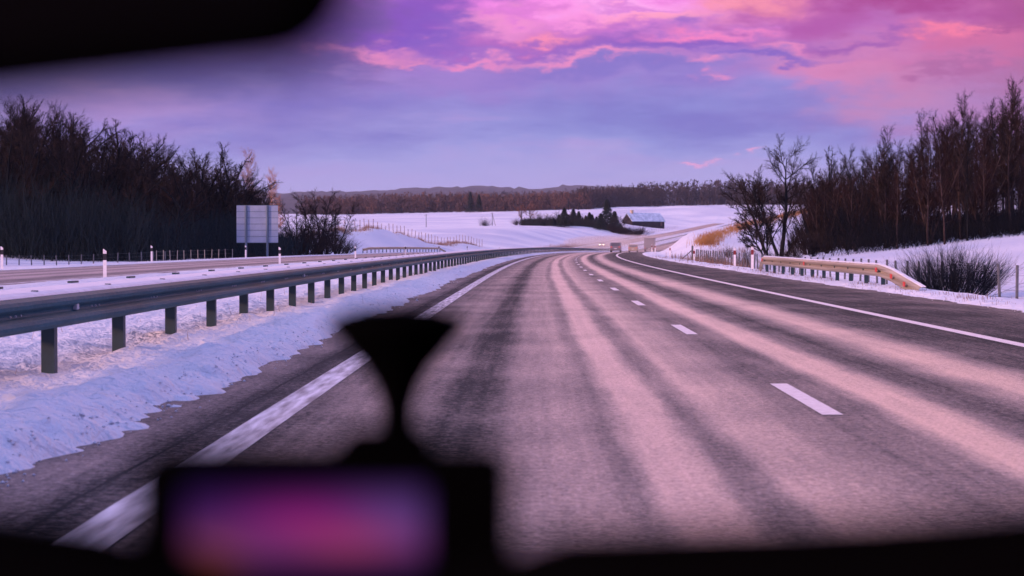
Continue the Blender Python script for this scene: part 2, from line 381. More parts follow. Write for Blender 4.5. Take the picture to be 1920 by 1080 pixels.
    r = t.nodes.new('ShaderNodeMapRange'); t.links.new(f, r.inputs[0]); r.inputs[3].default_value = .85; r.inputs[4].default_value = .33
    t.links.new(r.outputs[0], b.inputs['Roughness'])
    sr = t.nodes.new('ShaderNodeMapRange'); t.links.new(f, sr.inputs[0]); sr.inputs[3].default_value = .08; sr.inputs[4].default_value = .95
    t.links.new(sr.outputs[0], b.inputs['Specular IOR Level'])
    bp = t.nodes.new('ShaderNodeBump'); bp.inputs['Strength'].default_value = .5; bp.inputs['Distance'].default_value = .012
    t.links.new(grit, bp.inputs['Height']); t.links.new(bp.outputs[0], b.inputs['Normal'])
    return m
ROAD = road_material('asphalt_with_pale_bands', [(-3.4, .25), (-2.4, .32), (-2.1, .03), (-1.6, .25), (-1.0, .45), (-.76, .3), (-.6, .08), (-.4, .08), (-.15, .5), (.3, .62), (.42, .42), (.5, .45), (.62, .88), (.85, .9), (1.0, .42), (1.1, .4), (1.28, .8), (1.7, .55), (2.05, .3), (2.4, .4), (2.6, .95), (2.85, .85), (3.1, .25), (3.4, .1), (3.7, .5), (3.95, .85), (4.25, .8), (4.7, .15), (5.5, .04), (7.5, .08), (9.2, .3)])
ROAD2 = road_material('oncoming_asphalt', [(-25, .7), (-23.5, .35), (-22.5, .7), (-21.5, .4), (-20.5, .8), (-19.5, .45), (-18.5, .8), (-17.2, .3), (-16, .6), (-15, .4)])
PAINT = newmat('road_paint', (.62, .60, .62), .55, var=.12, vscale=14, base2=(.76, .75, .78))
PAINTW = newmat('worn_paint_with_snow_dust', (.17, .18, .21), .6, vscale=5, base2=(.80, .80, .86), stretch=(3, .25, 1))

# ------------------------------------------------------------------ ground sheet
def ground():
    ys = list(np.linspace(-120, 4, 26)); y = 4.4
    while y < 9500: ys.append(y); y += max(.075, y*.0105)
    ys = np.array(ys)
    s = np.concatenate([-np.geomspace(7000, 62, 48), np.linspace(-60, -27, 34), np.linspace(-26.4, -23, 12), np.linspace(-22, -16.6, 4), np.linspace(-16, -14, 11), np.linspace(-13.5, -6, 24),
                        np.linspace(-5.8, -3.6, 20), np.linspace(-3.55, -2.3, 26), np.linspace(-1.5, 7.5, 5), np.linspace(8, 11.5, 46), np.linspace(11.8, 26, 42), np.linspace(27, 60, 34), np.geomspace(62, 7000, 48)])
    S, Yg = np.meshgrid(s, ys); Xg = S+P(Yg); Z = H(Xg, Yg)
    nr, nc = S.shape; i = np.arange(nr*nc).reshape(nr, nc)
    Fc = np.stack([i[:-1, :-1].ravel(), i[:-1, 1:].ravel(), i[1:, 1:].ravel(), i[1:, :-1].ravel()], 1)
    mesh_obj('snow_ground', np.stack([Xg.ravel(), Yg.ravel(), Z.ravel()], 1), Fc, SNOW, smooth=True, kind='structure')
ground()
def strip(name, s0, s1, y0, y1, mat, lift, step=None, **k):
    ys = []; y = y0
    while y < y1: ys.append(y); y += step or max(1.0, abs(y)*.012)
    ys.append(y1); ys = np.array(ys); ss = np.linspace(s0, s1, 3)
    S, Yg = np.meshgrid(ss, ys); Xg = S+P(Yg); Z = RZ(Yg)+lift
    nr, nc = S.shape; i = np.arange(nr*nc).reshape(nr, nc)
    Fc = np.stack([i[:-1, :-1].ravel(), i[:-1, 1:].ravel(), i[1:, 1:].ravel(), i[1:, :-1].ravel()], 1)
    return np.stack([Xg.ravel(), Yg.ravel(), Z.ravel()], 1), Fc, np.stack([S.ravel(), Yg.ravel()], 1)
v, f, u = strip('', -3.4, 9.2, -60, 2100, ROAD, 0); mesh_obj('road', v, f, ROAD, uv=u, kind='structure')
v, f, u = strip('', -24.8, -14.7, -60, 2100, ROAD2, 0); mesh_obj('oncoming_road', v, f, ROAD2, uv=u, kind='structure')
v, f, u = strip('', -1.93, -1.68, -60, 1500, PAINTW, .004); mesh_obj('left_edge_line', v, f, PAINTW, uv=u, kind='structure')
v, f, u = strip('', 5.68, 5.88, -60, 1500, PAINT, .004); mesh_obj('right_edge_line', v, f, PAINT, uv=u, kind='structure')
VV, FF = [], []; o = 0
for k in range(-3, 60):
    v, f, u = strip('', 2.02, 2.17, 13.5+12*k, 16.5+12*k, PAINT, .004, 3.0); VV.append(v); FF.append(f+o); o += len(v)
mesh_obj('lane_dashes', np.concatenate(VV), np.concatenate(FF), PAINT, kind='structure')
for s0 in (-23.4, -15.9):
    v, f, u = strip('', s0, s0+.2, -60, 1500, PAINTW, .004); mesh_obj('oncoming_edge_line', v, f, PAINTW, uv=u, kind='structure')

# broken lumps of snow scattered along the ragged edges of the ploughed snow
def crumbs():
    rs = np.random.RandomState(12); n = 1500; y = 8*np.exp(rs.rand(n)*2.5); left = rs.rand(n) < .75
    s_ = np.where(left, -2.86+np.abs(rs.normal(0, .17, n))-.05, 8.72-np.abs(rs.normal(0, .15, n))); r = rs.uniform(.003, .015, n)*np.where(rs.rand(n) < .05, 2.0, 1)
    x = s_+P(y); z = np.maximum(H(x, y), 0)+r*.3; c0 = np.stack([x, y, z], 1)
    base = np.array([[1, 0, 0], [.3, .95, 0], [-.8, .6, 0], [-.8, -.6, 0], [.3, -.95, 0], [0, 0, .8], [0, 0, -.6]])
    V = c0[:, None, :]+base[None]*r[:, None, None]*rs.uniform(.6, 1.4, (n, 7, 1)); V = V.reshape(-1, 3)
    k = np.array([[i, (i+1) % 5, 5] for i in range(5)]+[[(i+1) % 5, i, 6] for i in range(5)])
    mesh_obj('snow_lumps', V, (np.arange(n)[:, None, None]*7+k[None]).reshape(-1, 3), SNOW, label='small broken lumps of snow along the road edges', cat='snow lumps', kind='stuff')
crumbs()
# ------------------------------------------------------------------ guardrails
STEEL = newmat('shaded_galvanised_steel', (.010, .070, .098), .6, .0, .2, var=.25, vscale=2.2, bump=.15, bscale=30, stretch=(1, .3, 1))  # shade on the beam put into its dark teal colour
STEELP = newmat('guardrail_post_steel', (.012, .04, .052), .6, .0, var=.3, vscale=5)
STEELW = newmat('sunlit_galvanised_steel', (.26, .22, .15), .5, .15, var=.3, vscale=2.5, stretch=(1, .06, 6), base2=(.42, .36, .26))  # warm sun on the beam put into its tan colour
CAP = newmat('snowy_skylit_top', (.74, .70, .74), .7, .0, var=.1, vscale=6)
RED = newmat('red_reflector', (.60, .05, .03), .3)
WHITEP = newmat('white_plastic', (.78, .77, .80), .45, var=.08, vscale=8)
BLACKP = newmat('black_plastic', (.012, .013, .018), .5)
GREYP = newmat('reflector_grey', (.45, .47, .52), .3)
DARKW = newmat('weathered_fence_wood', (.10, .11, .12), .8, var=.3, vscale=9)
WIRE = newmat('fence_wire', (.16, .18, .21), .5, .6)
# W-beam section: (out, z), out is towards the traffic
WSEC = [(.0, .155), (.018, .150), (.072, .115), (.080, .085), (.072, .055), (.012, .018), (.006, 0), (.012, -.018), (.072, -.055), (.080, -.085), (.072, -.115), (.018, -.150), (.0, -.155)]
WSEC = WSEC + [(a-.006, b) for a, b in WSEC[::-1]]
def beam(ys, sfun, zfun, side, name, mat, parent, sec=WSEC):
    n = len(sec); V = []; Fc = []
    for y in ys:
        x = float(sfun(y)+P(y)); z = float(zfun(y))
        for a, b in sec: V.append((x+side*a, y, z+b))
    for i in range(len(ys)-1):
        for j in range(n):
            k = (j+1) % n; q = (i*n+j, i*n+k, (i+1)*n+k, (i+1)*n+j)
            Fc.append(q)
    Fc.append(tuple(range(n))); Fc.append(tuple(range((len(ys)-1)*n, len(ys)*n))[::-1])
    return mesh_obj(name, V, Fc, mat, parent)
def rgrid(a, b): 
    r = [a]; 
    while r[-1] < b: r.append(r[-1]+max(1.45, r[-1]*.02))
    return r
RS = -4.35
rail = empty('guardrail', (RS, 17.2, .05), label='long steel crash barrier curving along the snowy median on the left', cat='crash barrier')
def child_loc(root, obj): obj.parent = root; obj.matrix_parent_inverse = Matrix.Translation(root.location).inverted(); return obj
zt = lambda y: RZ(y)+.60
ys = rgrid(5.0, 470)
child_loc(rail, beam(ys, lambda y: RS+.06, zt, 1, 'beam', STEEL, None))
child_loc(rail, beam(ys, lambda y: RS-.50, zt, -1, 'rear_beam', STEEL, None))
# snowy lip joining both beams, sky light on the flange put into the colour
lip = [(-.36, .002), (.0, .012), (.0, .002)]
child_loc(rail, beam(ys, lambda y: RS+.058, lambda y: RZ(y)+.752, 1, 'top_flange', CAP, None, [(-.58, -.01), (-.58, .012), (-.52, .030), (-.28, .036), (-.06, .030), (.012, .012), (.03, -.006), (.012, -.01)]))
post_me = MB().box((-.115, 0, .25), (.012, .11, .9)).box((-.06, .05, .25), (.11, .012, .9)).box((-.06, -.05, .25), (.11, .012, .9)).build('post', STEELP).data
bpy.data.objects.remove(bpy.data.objects['post'])
pm = MB().box((0, .052, .28), (.12, .008, .9)).box((0, -.052, .28), (.12, .008, .9)).box((.056, 0, .28), (.008, .10, .9)).build('post', STEELP, rail)
pm.parent = rail; child_loc(rail, pm)
y = 17.25-2.9*4; cnt = 0; rest = MB()
while y < 468:
    x = float(RS+P(y)); z = float(RZ(y))
    if cnt < 98:
        q = pm if cnt == 0 else pm.copy()
        if cnt: col.objects.link(q)
        q.location = (x, y, z)
    else:
        rest.box((x, y, z+.28), (.12, .11, .9))
    y += 2.9; cnt += 1
o = child_loc(rail, rest.build('distant_posts', STEELP)); o['kind'] = 'stuff'
# bolts, clamps and reflectors
def first_or_copy(store, build, loc):
    if not store: o_ = build(); child_loc(rail, o_); store.append(o_)
    else: o_ = store[0].copy(); col.objects.link(o_)
    o_.location = loc
sb, sk, sn = [], [], []
y = 17.25-2.9*4
while y < 85:
    x = float(RS+P(y))
    for k in range(3): first_or_copy(sb, lambda: MB().lathe((0, 0, 0), [(.011, 0), (.009, .012)], 8, 'x').build('bolt', GREYP), (x+.068, y+1.35+.16*k, .60))
    first_or_copy(sk, lambda: MB().box((0, 0, 0), (.05, .30, .022)).build('bracket', STEELP, bevel=.004), (x-.49, y+.05, .80))
    first_or_copy(sn, lambda: MB().box((0, 0, 0), (.05, .06, .012)).build('clip', STEELP), (x-.02, y-.42, .785))
    y += 2.9
y = 17.9
while y < 160:
    x = float(RS+P(y))
    r = MB().box((x+.085, y, .63), (.05, .075, .085)).build('reflector', GREYP, bevel=.008); child_loc(rail, r)
    y += 17.7
# right-hand terminal section
R2 = empty('guardrail', (9.4, 60, 0), label='short pale steel barrier with red reflectors and sloping end beside the right shoulder', cat='crash barrier')
def s2(y): return np.interp(y, [46.2, 51, 54, 78, 81], [9.25, 9.35, 9.3, 9.15, 9.3])
def z2(y): return np.interp(y, [46.2, 50.5, 52.5, 78.5, 80.4], [.0, .35, .47, .52, .08])
yy = list(np.linspace(46.2, 52.5, 8))+list(np.arange(53.5, 78.6, 1.3))+[78.5, 79.4, 80.4]
child_loc(R2, beam(yy, s2, z2, -1, 'beam', STEELW, None))
child_loc(R2, beam(yy, lambda y: s2(y)+.05, lambda y: z2(y)+.165, -1, 'snow_cap', SNOW, None, [(-.06, -.004), (-.05, .02), (0, .034), (.05, .018), (.06, -.004)]))
p0 = MB().box((.07, 0, .12), (.10, .12, .95)).box((.0, .0, .42), (.06, .10, .2)).build('post', STEELP, R2); child_loc(R2, p0)
for i, y in enumerate([77.6, 75.2, 72.6, 70, 67.5, 65, 62.5, 59.8, 57.3, 54.7, 52.2]):
    q = p0 if i == 0 else p0.copy()
    if i: col.objects.link(q)
    q.location = (float(s2(y)+P(y)), y, float(z2(y))-.42)
for y in (78, 66, 52.4, 50.2, 48.2):
    r = MB().box((float(s2(y)+P(y))-.088, y, float(z2(y))+.03), (.012, .26, .12)).build('reflector', RED); child_loc(R2, r)
# barrier on the far side of the oncoming carriageway (bridge parapet on the left) and the distant one
def far_rail(s, y0, y1, label, step=4.0, hh=.6, mat=STEELW, taper=True, group=None):
    R = empty('guardrail', (float(s+P(y0)), y0, float(RZ(y0))), label=label, cat='crash barrier', group=group)
    yy = list(np.arange(y0, y1, 6.0))+[y1]
    zf = (lambda y: RZ(y)+hh*np.interp(y, [y0, y0+2, y1-8, y1], [.7, 1, 1, .1])) if taper else (lambda y: RZ(y)+hh)
    child_loc(R, beam(yy, lambda y: s, zf, 1, 'beam', mat, None))
    p0 = MB().box((-.06, 0, .2), (.10, .12, .9)).build('post', STEELP, R); child_loc(R, p0); i = 0
    for y in np.arange(y0+1, y1-4, step):
        q = p0 if i == 0 else p0.copy()
        if i: col.objects.link(q)
        q.location = (float(s+P(y)), float(y), float(RZ(y))); i += 1
    return R
far_rail(-25.1, 232, 318, 'pale steel barrier beyond the oncoming carriageway below the blue snow bank', 3.4, .62)
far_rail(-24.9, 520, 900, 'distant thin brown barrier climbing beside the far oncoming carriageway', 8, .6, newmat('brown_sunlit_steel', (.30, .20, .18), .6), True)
far_rail(-6.5, 560, 1500, 'distant dark median barrier climbing the hill between the two carriageways', 12, .6, STEEL, False)

# ------------------------------------------------------------------ marker posts
def marker(band):
    r = empty('marker_post')
    MB().prism([(-.06, -.05), (.06, -.05), (.045, .05), (-.045, .05)], -.5, .66, 'z').build('body', WHITEP, r)
    MB().prism([(-.062, -.052), (.062, -.052), (.047, .052), (-.047, .052)], .66, .88, 'z').build('band', band, r)
    h = MB(); b = len(h.V)
    h.prism([(-.06, -.05), (.06, -.05), (.045, .05), (-.045, .05)], .88, .97, 'z')
    for i in (4, 7): v = h.V[i]; h.V[i] = (v[0], v[1], 1.04)
    h.build('cap', WHITEP, r)
    return r
mk = marker(BLACKP); mr = marker(newmat('dark_red_band', (.20, .02, .02), .5))
MR2 = []
def place(proto, used, x, y, z, rz, label, group, cat):
    o = proto if not used else copy_tree(proto)
    used.append(1); o.location = (x, y, z); o.rotation_euler.z = rz
    return tag(o, label, cat, group)
u1, u2 = [], []
medl = {0: 'nearest white marker post with black band, standing in the median behind the long barrier',
        1: 'white marker post in the median snow, just right of and below the billboard back',
        2: 'white marker post in the median snow, in front of the far pale barrier'}
for i, (px, D) in enumerate([(195, 65.7), (524, 108), (666, 150), (760, 194), (823, 238), (876, 282)]):
    x = at(px, D); place(mk, u1, x, D, float(RZ(D))-.02, .1, medl.get(i, 'tiny marker post far off in the median snow behind the long barrier'), 'marker posts in the median' if i < 3 else 'tiny marker posts in the median', 'marker post')
edl = ['white marker post at the left edge of the photo beyond the oncoming road',
       'white marker post with black band where the left wire fence meets the dark wood',
       'white marker post standing at the left foot of the billboard back',
       'white marker post by the left end of the far pale barrier']
for i, (px, D) in enumerate([(1, 89), (283, 123), (460, 164), (610, 227)]):
    x = at(px, D); place(mk, u1, x, D, gz(x, D)-.0, .1, edl[i], 'marker posts beyond the oncoming carriageway', 'marker post')
for i, (px, D) in enumerate([(936, 345), (956, 372), (981, 410), (996, 440)]):
    x = at(px, D); place(mk, u1, x, D, gz(x, D), .1, 'tiny dark marker post on the snow near the far bend', 'tiny marker posts by the far bend', 'marker post')
rl = ['nearest red banded marker post, just left of the short pale barrier', 'white marker post with red band by the wire fence, second from the short pale barrier',
      'white marker post with red band at the end of the right wire fence', 'small dark-banded marker post on the snow right of the far lorry, nearest of three',
      'small dark-banded marker post on the snow right of the far lorry, middle of three', 'small dark-banded marker post right beside the far lorry']
for i, (px, D) in enumerate([(1410, 86.5), (1377, 101), (1301, 140), (1256, 180), (1228, 225), (1222, 255)]):
    x = at(px, D); place(mr, u2, x, D, gz(x, D)-.02, -.05, rl[i], 'marker posts on the right verge', 'marker post')

# ------------------------------------------------------------------ wire fences
def fence(pts, h, label, wires=5, r=.042, below=.3, mesh=False, mat=DARKW):
    R = empty('wire_fence', (pts[0][0], pts[0][1], gz(*pts[0])), label=label, cat='fence')
    base = None; V = []
    P0 = MB().lathe((0, 0, 0), [(r, -below), (r, h)], 6).build('post', mat, R, smooth=False); child_loc(R, P0)
    tops = []
    rnd = random.Random(3)
    for i, (x, y) in enumerate(pts):
        q = P0 if i == 0 else P0.copy()
        if i: col.objects.link(q)
        z = gz(x, y); q.location = (x, y, z); q.rotation_euler = (rnd.uniform(-.04, .04), rnd.uniform(-.05, .05), 0); tops.append((x, y, z))
    sg = []
    for a, b in zip(tops[:-1], tops[1:]):
        for k in range(wires):
            zz = .12+(h-.2)*k/(wires-1); sg.append((a[0], a[1], a[2]+zz, b[0], b[1], b[2]+zz, .004, .004))
        if mesh:
            for m in range(6):
                t = (m+.5)/6; x = a[0]+(b[0]-a[0])*t; y = a[1]+(b[1]-a[1])*t; z = a[2]+(b[2]-a[2])*t
                sg.append((x, y, z+.1, x, y, z+h-.08, .003, .003))
    v, f = segs(np.array(sg), 3); child_loc(R, mesh_obj('wire', v, f, WIRE))
    return R
def segs(S, n=3):
    """S rows: x0 y0 z0 x1 y1 z1 r0 r1 -> tapered tubes"""
    a = S[:, 0:3]; b = S[:, 3:6]; d = b-a; d = d/(np.linalg.norm(d, axis=1, keepdims=True)+1e-9)
    ref = np.where(np.abs(d[:, 2:3]) > .9, np.array([[1., 0, 0]]), np.array([[0, 0, 1.]]))
    u = np.cross(d, ref); u /= np.linalg.norm(u, axis=1, keepdims=True)+1e-9; w_ = np.cross(d, u)
    V = []
    for e, r in ((a, S[:, 6:7]), (b, S[:, 7:8])):
        for k in range(n):
            t = 2*math.pi*k/n; V.append(e+r*(math.cos(t)*u+math.sin(t)*w_))
    V = np.stack(V, 1).reshape(-1, 3); m = len(S); base = (np.arange(m)*2*n)[:, None]
    Fc = np.concatenate([base+np.array([[k, (k+1) % n, n+(k+1) % n, n+k]]) for k in range(n)], 0)
    return V, Fc
rf = []; D = 54.0
while D < 160:
    s = np.interp(D, [54, 90, 160], [13.45, 13.0, 11.8]); rf.append((float(s+P(D)), D)); D += 1.9
fence([(at(1904, 54)+.4, 52.2)]+rf, 1.06, 'low dark wire fence following the right verge behind the pale barrier')
x, D = at(1298, 150), 150
fe = empty('fence_corner', (x, D, gz(x, D)), label='stout braced corner post at the far end of the right wire fence', cat='fence post')
MB().lathe((0, 0, 0), [(.09, -.4), (.08, 1.25)], 8).build('post', DARKW, fe)
MB().box((-.55, 0, .45), (.07, .07, 1.5), ry=.85).build('brace', DARKW, fe)
lf = [(at(px, 141), 141+(px*.02)) for px in range(-160, 300, 21)]
fence(lf, .75, 'low wire fence on the snow at the left between oncoming road and wood', 3, .045)
lf = [(at(px, D_), D_) for px, D_ in zip(range(292, 440, 13), np.linspace(150, 176, 12))]
fence(lf, .85, 'pale wire fence at the foot of the left wood before the billboard', 3, .028, mesh=False, mat=newmat('pale_post', (.30, .30, .26), .8))
def hillfence(s0, y0, y1, h, label, n):
    pts = []
    for D in np.linspace(y0, y1, n): pts.append((float(s0(D)+P(D)), float(D)))
    fence(pts, h, label, 3, .055, mat=newmat('brown_post', (.20, .13, .12), .8))
hillfence(lambda D: np.interp(D, [290, 330, 470], [-44.5, -42, -39]), 290, 420, 2.0, 'row of tall thin fence posts along the crest of the blue snow bank', 34)
hillfence(lambda D: -40.0, 424, 488, 2.0, 'row of thin fence posts on the small far hump of the snow bank', 14)
hillfence(lambda D: -31.0, 640, 1150, 1.8, 'faint row of fence posts above the distant barrier below the farmhouse', 44)

# ------------------------------------------------------------------ road sign seen from the back
D = 182; x0, x1 = at(443, D), at(521, D); zt_, zb = CAMH+(457-385)*D/F, CAMH+(457-455)*D/F
SB = empty('billboard', ((x0+x1)/2, D, 0), label='big grey road sign seen from behind on two posts before the left wood', cat='road sign')
ALU = newmat('grey_aluminium', (.30, .37, .48), .5, .1, var=.08, vscale=1.5)
ALUD = newmat('dark_galvanised', (.13, .19, .24), .5, .4)
W_ = x1-x0
nb = 6
pnl = MB()
for k in range(nb):
    hh = (zt_-zb)/nb; pnl.box((0, 0, zb+hh*(k+.5)), (W_, .03, hh-.035))
pnl.box((0, .02, (zt_+zb)/2), (W_-.02, .012, zt_-zb-.02)); pnl.build('panel', ALU, SB)
fr = MB()
for k in range(nb+1): fr.box((0, -.028, zb+(zt_-zb)*k/nb), (W_, .02, .045))
for xx in (-.1, .1, .55, -.55, 1.3, -1.3):
    for k in range(nb): fr.box((xx*W_/4*(1 if k % 2 else .8), -.02, zb+(zt_-zb)*(k+.5)/nb), (.03, .012, (zt_-zb)/nb*.8)) if False else None
fr.build('rib', ALUD, SB)
gq = gz((x0+x1)/2, D)
for xx in (at(461, D), at(501, D)):
    MB().lathe((xx-(x0+x1)/2, -.12, 0), [(.11, gq-.4), (.11, zt_-.02)], 10).build('post', ALUD, SB)
# ------------------------------------------------------------------ trees
BARK = newmat('dark_bark', (.014, .015, .017), .9, spec=0.0, var=.4, vscale=2)
TWIG = newmat('dark_twigs', (.013, .013, .015), .9, spec=0.0, var=.35, vscale=.6, base2=(.050, .036, .032))
BARKR = newmat('brown_bark', (.05, .036, .034), .9, spec=0.0, var=.4, vscale=2)
TWIGR = newmat('reddish_twigs', (.018, .014, .014), .9, spec=0.0, var=.3, vscale=.5, base2=(.045, .024, .022))
PALEB = newmat('pale_birch_bark', (.42, .33, .30), .8, var=.4, vscale=4)
PALET = newmat('pink_lit_birch_twigs', (.30, .17, .15), .8, var=.2)  # pink sunlight put into the twig colour
ORT = newmat('orange_lit_birch_twigs', (.42, .19, .09), .8, var=.2)  # orange sunlight on the crown put into the twig colour
CONIF = newmat('conifer_needles', (.022, .032, .020), .9, spec=0.0, var=.4, vscale=.8)
class Tree:
    def __init__(s, seed): s.r = random.Random(seed); s.thick = []; s.thin = []
    def branch(s, p, d, L_, r, lvl, spec):
        rnd = s.r; sp = spec[lvl]; n = sp['n']; pts = [(p.copy(), r)]; d = d.normalized()
        for i in range(n):
            w_ = sp['w']; d = (d+Vector((rnd.gauss(0, w_), rnd.gauss(0, w_), rnd.gauss(0, w_)+sp['up']))).normalized()
            p = p+d*(L_/n); rr = r*(1-(i+1)/n*(1-sp.get('tip', .25))); pts.append((p.copy(), rr))
        out = s.thick if lvl <= sp.get('thick', 1) and r > .02 else s.thin
        for (a, ra), (b, rb) in zip(pts[:-1], pts[1:]): out.append((*a, *b, ra, rb))
        if lvl+1 < len(spec):
            nx = spec[lvl+1]; k = sp['kids']; k = k if isinstance(k, int) else rnd.randint(*k)
            for j in range(k):
                t = sp['k0']+(sp.get('k1', 1)-sp['k0'])*((j+rnd.random())/k); f = t*n; i = min(int(f), n-1); f -= i
                q = pts[i][0].lerp(pts[i+1][0], f); rq = pts[i][1]*(1-f)+pts[i+1][1]*f
                ax = (pts[i+1][0]-pts[i][0]).normalized()
                ang = math.radians(rnd.uniform(*nx['ang'])); phi = rnd.uniform(0, 6.283)
                pe = ax.orthogonal().normalized(); pe.rotate(Matrix.Rotation(phi, 3, ax))
                dd = ax*math.cos(ang)+pe*math.sin(ang)
                ll = L_*nx['len']*rnd.uniform(.7, 1.2)*((1-t)*nx.get('shape', .6)+(1-nx.get('shape', .6)))
                s.branch(q, dd, ll, min(rq*.8, nx.get('r', rq*.6))*rnd.uniform(.8, 1.1), lvl+1, spec)
    def meshes(s): 
        a = segs(np.array(s.thick), 6) if s.thick else None; b = segs(np.array(s.thin), 3)
        return a, b
def spec_slender(tw=.017): return [dict(n=10, w=.025, up=.02, kids=46, k0=.24, tip=.06), dict(n=4, w=.08, up=.09, ang=(26, 50), len=.20, shape=.42, kids=11, k0=.15, r=.034),
                       dict(n=2, w=.12, up=.08, ang=(22, 52), len=.42, kids=11, k0=.12, r=.018), dict(n=1, w=.1, up=.05, ang=(15, 42), len=.75, r=.0105, tip=.6)]
def spec_round(tw=.017): return [dict(n=5, w=.08, up=.0, kids=9, k0=.25, tip=.35), dict(n=6, w=.13, up=.07, ang=(22, 60), len=.8, shape=.35, kids=9, k0=.2, r=.10),
                     dict(n=4, w=.13, up=.06, ang=(25, 60), len=.42, kids=9, k0=.12, r=.034), dict(n=2, w=.14, up=.05, ang=(22, 55), len=.42, kids=8, k0=.1, r=.018), dict(n=1, w=.1, up=.04, ang=(15, 45), len=.8, r=.0105, tip=.6)]
def spec_bush(): return [dict(n=1, w=.0, up=.0, kids=1, k0=0)]
def tree_meshes(kind, seed):
    t = Tree(seed)
    if kind == 'slender':
        t.branch(Vector((0, 0, -.3)), Vector((0, 0, 1)), 12.3, .15, 0, spec_slender())
    elif kind == 'round':
        t.branch(Vector((0, 0, -.3)), Vector((0, 0, 1)), 6.0, .24, 0, spec_round())
    elif kind == 'multi':
        for i in range(4):
            a = t.r.uniform(0, 6.28); t.branch(Vector((0, 0, -.2)), Vector((math.cos(a)*.32, math.sin(a)*.32, 1)), t.r.uniform(7, 9.5), .12, 0,
                [dict(n=7, w=.05, up=.02, kids=18, k0=.12, tip=.1), dict(n=4, w=.10, up=.07, ang=(25, 50), len=.30, shape=.55, kids=9, k0=.12, r=.034), dict(n=2, w=.13, up=.05, ang=(22, 55), len=.45, kids=12, k0=.1, r=.018), dict(n=1, w=.1, up=.03, ang=(15, 45), len=.8, r=.0105, tip=.6)])
    elif kind == 'shrub':
        for i in range(46):
            a = t.r.uniform(0, 6.28); k = t.r.uniform(.05, .95); t.branch(Vector((math.cos(a)*.3*k, math.sin(a)*.3*k, -.1)), Vector((math.cos(a)*k, math.sin(a)*k, .9)), t.r.uniform(1.6, 3.2)*(1.1-k*.3), .022, 0,
                [dict(n=4, w=.09, up=.04, kids=8, k0=.15, tip=.3, thick=-1), dict(n=2, w=.12, up=.06, ang=(18, 45), len=.42, kids=4, k0=.1, r=.013, shape=.4), dict(n=1, w=.1, up=.04, ang=(18, 50), len=.5, r=.009, tip=.5)])
    return t.meshes()
def mk_mesh(name, vf, mat):
    o = mesh_obj(name, vf[0], vf[1], mat); me = o.data; bpy.data.objects.remove(o); return me
LIB = {}
for kind, seeds in (('slender', (1, 2, 3, 4)), ('round', (11, 12, 13)), ('multi', (21, 22, 23)), ('shrub', (31, 32, 33))):
    LIB[kind] = []
    for s_ in seeds:
        a, b = tree_meshes(kind, s_); top = max(b[0][:, 2].max(), 0)
        LIB[kind].append([a, b, float(top), {}])
def lib_mesh(ent, which, mat):
    key = (which, mat.name)
    if key not in ent[3]: ent[3][key] = mk_mesh('trunk' if which == 0 else 'crown', ent[which], mat)
    return ent[3][key]
rnd = random.Random(5)
def put_tree(kind, x, y, h, label, group=None, trunk=BARK, crown=TWIG, name='bare_tree', cat='tree', wide=1.0, var=None, z=None, rz=None, tilt=0):
    ent = LIB[kind][var if var is not None else rnd.randrange(len(LIB[kind]))]
    k = h/ent[2]; z = gz(x, y) if z is None else z
    o = empty(name, (x, y, z), rnd.uniform(0, 6.28) if rz is None else rz); o.scale = (k*wide, k*wide, k); o.rotation_euler.y = tilt
    if ent[0] is not None:
        t = bpy.data.objects.new('trunk', lib_mesh(ent, 0, trunk)); col.objects.link(t); t.parent = o
    c_ = bpy.data.objects.new('crown' if kind != 'shrub' else 'branches', lib_mesh(ent, 1, crown)); col.objects.link(c_); c_.parent = o
    return tag(o, label, cat, group)
def ht(px, D, ytop, x, y): # height that brings the tip to a row of the photograph
    return CAMH+(457-ytop)*D/F-gz(x, y)
# left wood ----------------------------------------------------------
LT = ([-800, -300, 0, 30, 60, 130, 200, 240, 300, 318, 345, 400, 440, 475, 500, 525], [140, 160, 178, 182, 184, 190, 222, 240, 262, 305, 312, 276, 300, 352, 385, 415])
for i in range(128):
    px = -60+rnd.random()*555 if i < 104 else rnd.uniform(-700, -60)
    row = rnd.random(); D = 176+row*85 if px > -60 else rnd.uniform(95, 200)
    if px > 330: D = rnd.uniform(215, 290)
    x = at(px, D); top = np.interp(px, *LT); h = ht(px, D, top, x, D)*rnd.uniform(.74, 1.03)
    kind = rnd.choice(['slender', 'slender', 'multi', 'round']) if px < 150 else rnd.choice(['multi', 'round', 'round', 'slender'])
    if px > 160 and kind == 'slender': kind = 'multi'
    put_tree(kind, x, D, max(3, h), 'bare dark tree crowded into the dense wood left of the motorway', 'bare trees in the left wood', wide=rnd.uniform(.85, 1.15) if kind != 'multi' else rnd.uniform(1, 1.4))
for (px, top, kind, lab) in [(14, 172, 'slender', 'tall pointed bare tree standing highest at the left edge of the photo'), (120, 184, 'slender', 'slender bare tree poking above the left wood under the mirror'), (300, 256, 'multi', 'bushy bare tree at the right shoulder of the tall left wood'),
        (405, 264, 'round', 'round headed bare tree rising above the lower right part of the left wood')]:
    D = 186 if px < 300 else 230; x = at(px, D); put_tree(kind, x, D, ht(px, D, top, x, D), lab, wide=1.0)
